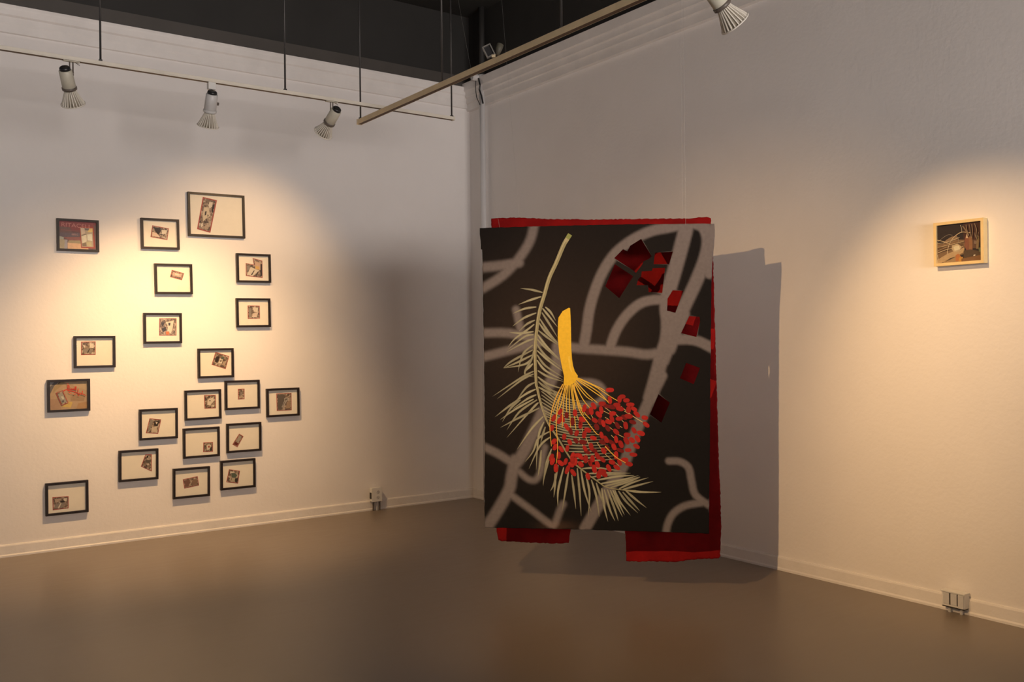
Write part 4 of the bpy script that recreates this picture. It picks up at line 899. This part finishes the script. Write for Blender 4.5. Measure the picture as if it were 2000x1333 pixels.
# ------------------------------------------------------------------ electrical outlets
o1 = thing('electrical_outlet', 'white surface-mounted double socket on the skirting of the picture wall', 'outlet', (-1.075, -0.013, 0.0))
MB().box((-.050, -.045, .086), (.050, .0, .205)).build('box', M_WHITEP, o1, bevel=.003)
fp = MB().box((-.052, -.050, .082), (.052, -.044, .208)).build('faceplate', M_WHITEP, o1, bevel=.002)
for zz in (.118, .168):
    so = MB().lathe((0.01, -.0500, zz), (0, -1, 0), [(0, .017), (.002, .016)], 18).build('socket', M_LAMPG, fp)
    for sx in (-.006, .006):
        MB().box((.01 + sx - .0012, -.0530, zz - .001), (.01 + sx + .0012, -.0519, zz + .009)).build('socket_slot', M_SHADE, so)
    MB().box((.0075, -.0530, zz - .011), (.0125, -.0519, zz - .006)).build('socket_slot', M_SHADE, so)
MB().box((-.055, -.040, .110), (-.050, -.012, .165)).build('side_slot', M_SHADE, o1)
for px_ in (-.026, .010, .038):
    MB().lathe((px_, -.025, .086), (0, 0, -1), [(0, .011), (.012, .011), (.014, .007), (.086, .007)], 10).build('conduit', M_RING if px_ != .010 else M_LAMPG, o1)

o2 = thing('electrical_outlet', 'white surface-mounted outlet box with a grey end on the right wall skirting', 'outlet', (-0.013, -4.808, 0.0), -math.pi / 2)
MB().box((-.062, -.048, .036), (.066, 0, .118)).build('box', M_WHITEP, o2, bevel=.003)
MB().box((-.066, -.054, .112), (.070, 0, .121)).build('lid', M_WHITEP, o2, bevel=.002)
for xx in (-.052, -.010):
    MB().box((xx, -.0515, .048), (xx + .034, -.047, .108)).build('socket', M_LAMPG, o2, bevel=.002)
    MB().box((xx + .034, -.049, .046), (xx + .040, -.047, .110)).build('socket_slot', M_SHADE, o2)
MB().box((.032, -.056, .038), (.064, -.047, .110)).build('end_plate', M_LAMPG, o2, bevel=.002)
MB().box((-.060, -.045, .030), (.062, -.004, .036)).build('base_gap', M_SHADE, o2)
for xx in (-.030, .035):
    MB().tube((xx, -.022, 0.0), (xx, -.022, .031), .009, 10).build('conduit', M_LAMPG, o2)

# ------------------------------------------------------------------ the two hanging canvases
def wave_front(X, Z):
    return .0035 * np.sin(3.1 * X + .8) * np.sin(2.2 * Z + .5) + .0022 * np.sin(9 * X + 2 * Z)


def wave_red(X, Z):
    low = np.clip((.45 - Z) / .45, 0, 1)
    top = np.clip((Z - 1.95) / .12, 0, 1)
    return .004 * np.sin(4 * X + 1.0) * np.sin(1.7 * Z) + low ** 1.5 * (.016 * np.sin(11 * X + .6) + .007 * np.sin(27 * X)) + top * .004 * np.sin(21 * X)


def poly_mask(poly, X, Z):
    c = np.zeros(X.shape, bool)
    n = len(poly)
    for i in range(n):
        x0, y0 = poly[i]; x1, y1 = poly[i - 1]
        if y0 == y1:
            continue
        c ^= ((y0 > Z) != (y1 > Z)) & (X < (x1 - x0) * (Z - y0) / (y1 - y0) + x0)
    return c


def seg_dist(X, Z, a, b_):
    ax, az = a; bx, bz = b_
    dx, dz = bx - ax, bz - az
    t = np.clip(((X - ax) * dx + (Z - az) * dz) / (dx * dx + dz * dz + 1e-12), 0, 1)
    return np.hypot(X - ax - t * dx, Z - az - t * dz)


def fray(edge, step, amp, seed):
    """subdivide an outline and give the cut edge a little frayed unevenness"""
    r = random.Random(seed)
    res = []
    n = len(edge)
    for i in range(n):
        a, c = Vector(edge[i]), Vector(edge[(i + 1) % n])
        m = max(1, int((c - a).length / step))
        d = (c - a).normalized()
        nn = Vector((-d.y, d.x))
        for k in range(m):
            p = a.lerp(c, k / m)
            if k:
                p = p + nn * r.uniform(-amp, amp)
            res.append((p.x, p.y))
    return res


def cloth(name, edge, holes, step, wave, material, parent, colour=None):
    xs = [p[0] for p in edge]; zs = [p[1] for p in edge]
    gx, gz = np.meshgrid(np.arange(min(xs), max(xs), step), np.arange(min(zs), max(zs), step))
    gx, gz = gx.ravel(), gz.ravel()
    keep = poly_mask(edge, gx, gz)
    loops = [edge] + holes
    for lp in loops:
        for i in range(len(lp)):
            a, c = lp[i], lp[(i + 1) % len(lp)]
            near = (gx > min(a[0], c[0]) - step) & (gx < max(a[0], c[0]) + step) & (gz > min(a[1], c[1]) - step) & (gz < max(a[1], c[1]) + step) & keep
            idx = np.nonzero(near)[0]
            if len(idx):
                keep[idx[seg_dist(gx[idx], gz[idx], a, c) < step * .35]] = False
    for hpoly in holes:
        keep &= ~poly_mask(hpoly, gx, gz)
    pts = [Vector((float(a), float(c))) for a, c in zip(gx[keep], gz[keep])]
    edges = []
    for lp in loops:
        i0 = len(pts)
        pts += [Vector(p) for p in lp]
        edges += [(i0 + k, i0 + (k + 1) % len(lp)) for k in range(len(lp))]
    vco, _, tri, *_ = delaunay_2d_cdt(pts, edges, [], 0, 1e-5)
    V = np.array([(p.x, p.y) for p in vco])
    T = np.array([t for t in tri])
    cxy = V[T].mean(axis=1)
    ok = poly_mask(edge, cxy[:, 0], cxy[:, 1])
    for hpoly in holes:
        ok &= ~poly_mask(hpoly, cxy[:, 0], cxy[:, 1])
    T = T[ok]
    A_, B_, C_ = V[T[:, 0]], V[T[:, 1]], V[T[:, 2]]
    cr = (B_[:, 0] - A_[:, 0]) * (C_[:, 1] - A_[:, 1]) - (C_[:, 0] - A_[:, 0]) * (B_[:, 1] - A_[:, 1])
    T[cr < 0] = T[cr < 0][:, ::-1]
    Y = wave(V[:, 0], V[:, 1])
    me = bpy.data.meshes.new(name)
    me.from_pydata([(float(a), float(y), float(c)) for (a, c), y in zip(V, Y)], [], [tuple(int(i) for i in t) for t in T])
    me.materials.append(material)
    if colour is not None:
        rgb = colour(V[:, 0], V[:, 1])
        at = me.color_attributes.new('paint', 'FLOAT_COLOR', 'POINT')
        at.data.foreach_set('color', np.concatenate([rgb, np.ones((len(V), 1))], axis=1).astype(np.float32).ravel())
    me.polygons.foreach_set('use_smooth', [True] * len(me.polygons))
    me.update()
    o = bpy.data.objects.new(name, me)
    COL.objects.link(o)
    o.parent = parent
    sd = o.modifiers.new('thickness', 'SOLIDIFY')
    sd.thickness = 0.0016
    sd.offset = -1
    return o


def road_colour(X, Z):
    mask = np.zeros(X.shape)
    for pts, wd in ROADS:
        P = [Vector(p) for p in pts]
        sm = []
        for i in range(len(P) - 1):
            p0, p1, p2, p3 = P[max(i - 1, 0)], P[i], P[i + 1], P[min(i + 2, len(P) - 1)]
            for k in range(4):
                t = k / 4
                sm.append(0.5 * ((2 * p1) + (p2 - p0) * t + (2 * p0 - 5 * p1 + 4 * p2 - p3) * t * t + (3 * p1 - p0 - 3 * p2 + p3) * t ** 3))
        sm.append(P[-1])
        d = np.full(X.shape, 9.0)
        for a, c in zip(sm[:-1], sm[1:]):
            d = np.minimum(d, seg_dist(X, Z, a, c))
        soft = .016 if pts[0][0] < .62 else .011
        t = np.clip((wd / 2 + soft * .7 - d) / (soft * 1.7), 0, 1)
        mask = np.maximum(mask, t * t * (3 - 2 * t))
    f = (np.sin(3.1 * X + 1.3) * np.sin(2.3 * Z + .4) + np.sin(7.3 * X - 4.1 * Z) * .5 + np.sin(5.1 * Z + 2 * X + 1) * .5) * .5
    f = np.clip(.5 + .5 * f, 0, 1)[:, None]
    under = np.exp(-(((X - .42) / .55) ** 2 + ((Z - 1.05) / .62) ** 2))[:, None]      # brown underpaint in the middle
    dark = np.array([[.0105, .0100, .0105]]) * (1 - under) + (np.array([[.020, .0150, .0140]]) * (1 - f) + np.array([[.040, .0285, .0235]]) * f) * under
    road = np.array([[.182, .162, .164]]) * (.9 + .15 * f)
    out_ = dark * (1 - mask[:, None]) + road * mask[:, None]
    stain = np.exp(-(((X - .42) / .10) ** 2 + ((Z - .025) / .03) ** 2))[:, None]
    return out_ + stain * np.array([[.05, .028, .018]])


fc = thing('painted_canvas', 'large unframed dark canvas painted with palm frond and red dates, hung by threads', 'painting', CANVAS_O, CANVAS_A)
cl = cloth('canvas', fray(CANVAS_EDGE, .02, .0012, 3), CUTOUTS, .0075, wave_front, M_CANVAS, fc, road_colour)


def paint_layer(name, shapes, off):
    """crisp brushwork a hair proud of the canvas and following its waves"""
    w = MB()
    for k, (poly, c) in enumerate(shapes):
        for t in tessellate_polygon([[Vector((p[0], p[1], 0)) for p in poly]]) if len(poly) > 4 else [range(len(poly))]:
            pp = [poly[i] for i in t]
            ar = sum(pp[i][0] * pp[(i + 1) % len(pp)][1] - pp[(i + 1) % len(pp)][0] * pp[i][1] for i in range(len(pp)))
            if ar < 0:
                pp = pp[::-1]
            w.face([(p[0], float(wave_front(np.array(p[0]), np.array(p[1]))) - off - k * 2e-7, p[1]) for p in pp], 0, c)
    o = w.build(name, M_OIL, fc)
    o['kind'] = 'stuff'
    return o


def leaf_taper(t):
    return (0.45 + 0.55 * min(1, t / .35)) if t < .35 else max(.04, 1 - ((t - .35) / .65) ** 1.5)


pr_ = random.Random(21)
lf = []
for i, l in enumerate(LEAFLETS):
    g = pr_.uniform(.80, 1.12)
    behind = i >= len(LEAFLETS) - 24
    base = (.30 * g, .295 * g, .205 * g) if not behind else (.25 * g, .24 * g, .165 * g)
    wd = .0135 if not behind else .0105
    qs = stroke(l, wd, taper=leaf_taper, sub=6)
    lf += [(p, base) for p in qs]
    hl = stroke(l, .0032, taper=leaf_taper, sub=6)
    lf += [(p, tuple(c * 1.35 for c in base)) for p in hl[: int(len(hl) * .7)]]
paint_layer('painted_leaflets', lf, .0006)
rq = stroke(RACHIS, .026, .004, sub=5)
rc = []
for i, p in enumerate(rq):
    t = i / len(rq)
    rc.append((p, (.26, .30, .10) if t < .035 else ((.40, .37, .22) if t < .06 else (.30, .285, .165))))
hl = stroke([(p[0] - .004, p[1]) for p in RACHIS[:16]], .006, .002, sub=5)
rc += [(p, (.47, .43, .27)) for p in hl[4:]]
paint_layer('painted_midrib', rc, .0009)
strd = []
for i, l in enumerate(STRANDS):
    fine = i >= 19
    strd += [(p, (.80, .52, .06) if not fine else (.62, .45, .20)) for p in stroke(l, .0062 if not fine else .0038, .0034 if not fine else .0028)]
paint_layer('painted_strands', strd, .0012)
paint_layer('painted_stalk', [(STALK, (.86, .545, .036))], .0014)
lit = [((STALK[k][0] * .72 + STALK[-k - 2][0] * .28), (STALK[k][1] + STALK[-k - 2][1]) / 2) for k in (5, 6, 7)]
paint_layer('painted_stalk_highlight', [(p, (.92, .63, .075)) for p in stroke(lit, .014, .006)], .0016)
dts = []
order = sorted(DATES, key=lambda d: -d[3])
for i, (dx, dz, an, dk) in enumerate(order):
    a = math.radians(-an)
    L_, W_ = pr_.uniform(.0185, .0245), pr_.uniform(.0110, .0140)
    g = pr_.uniform(.78, 1.15)
    col = (.41 * g, .017 * g, .013 * g) if not dk else (.17, .008, .008)
    ring = []
    for k in range(12):
        t = 2 * math.pi * k / 12
        u_, v_ = math.copysign(abs(math.cos(t)) ** .75, math.cos(t)) * L_, math.sin(t) * W_
        ring.append((dx + u_ * math.cos(a) - v_ * math.sin(a), dz + u_ * math.sin(a) + v_ * math.cos(a)))
    dts.append((ring, col))
    if not dk:
        dts.append(([(dx + (p[0] - dx) * .55 - .002, dz + (p[1] - dz) * .5 + .003) for p in ring], (min(1, col[0] * 1.12), col[1] * 1.3, col[2] * 1.25)))
dl_ = paint_layer('painted_dates', dts, .0017)
# a few bright strands run over the dates
paint_layer('painted_strands', [(p, (.84, .50, .08)) for i in (0, 1, 3, 9, 26) for p in stroke(STRANDS[i], .0052, .0032)], .0024)


def local_pts(root, p):
    return root.matrix_world.inverted() @ Vector(p)


bpy.context.view_layer.update()
for a, c in LINES_FRONT:
    MB().tube(local_pts(fc, a), local_pts(fc, c), .0004, 5).build('hanging_thread', M_LINE, fc)
rd = thing('red_canvas', 'plain red cloth hanging close behind the dark painted canvas', 'cloth', RED_O, RED_A)
cloth('red_cloth', fray(RED_EDGE, .012, .0022, 5), [], .012, wave_red, M_RED, rd)
bpy.context.view_layer.update()
for a, c in LINES_RED:
    MB().tube(local_pts(rd, a), local_pts(rd, c), .0004, 5).build('hanging_thread', M_LINE, rd)
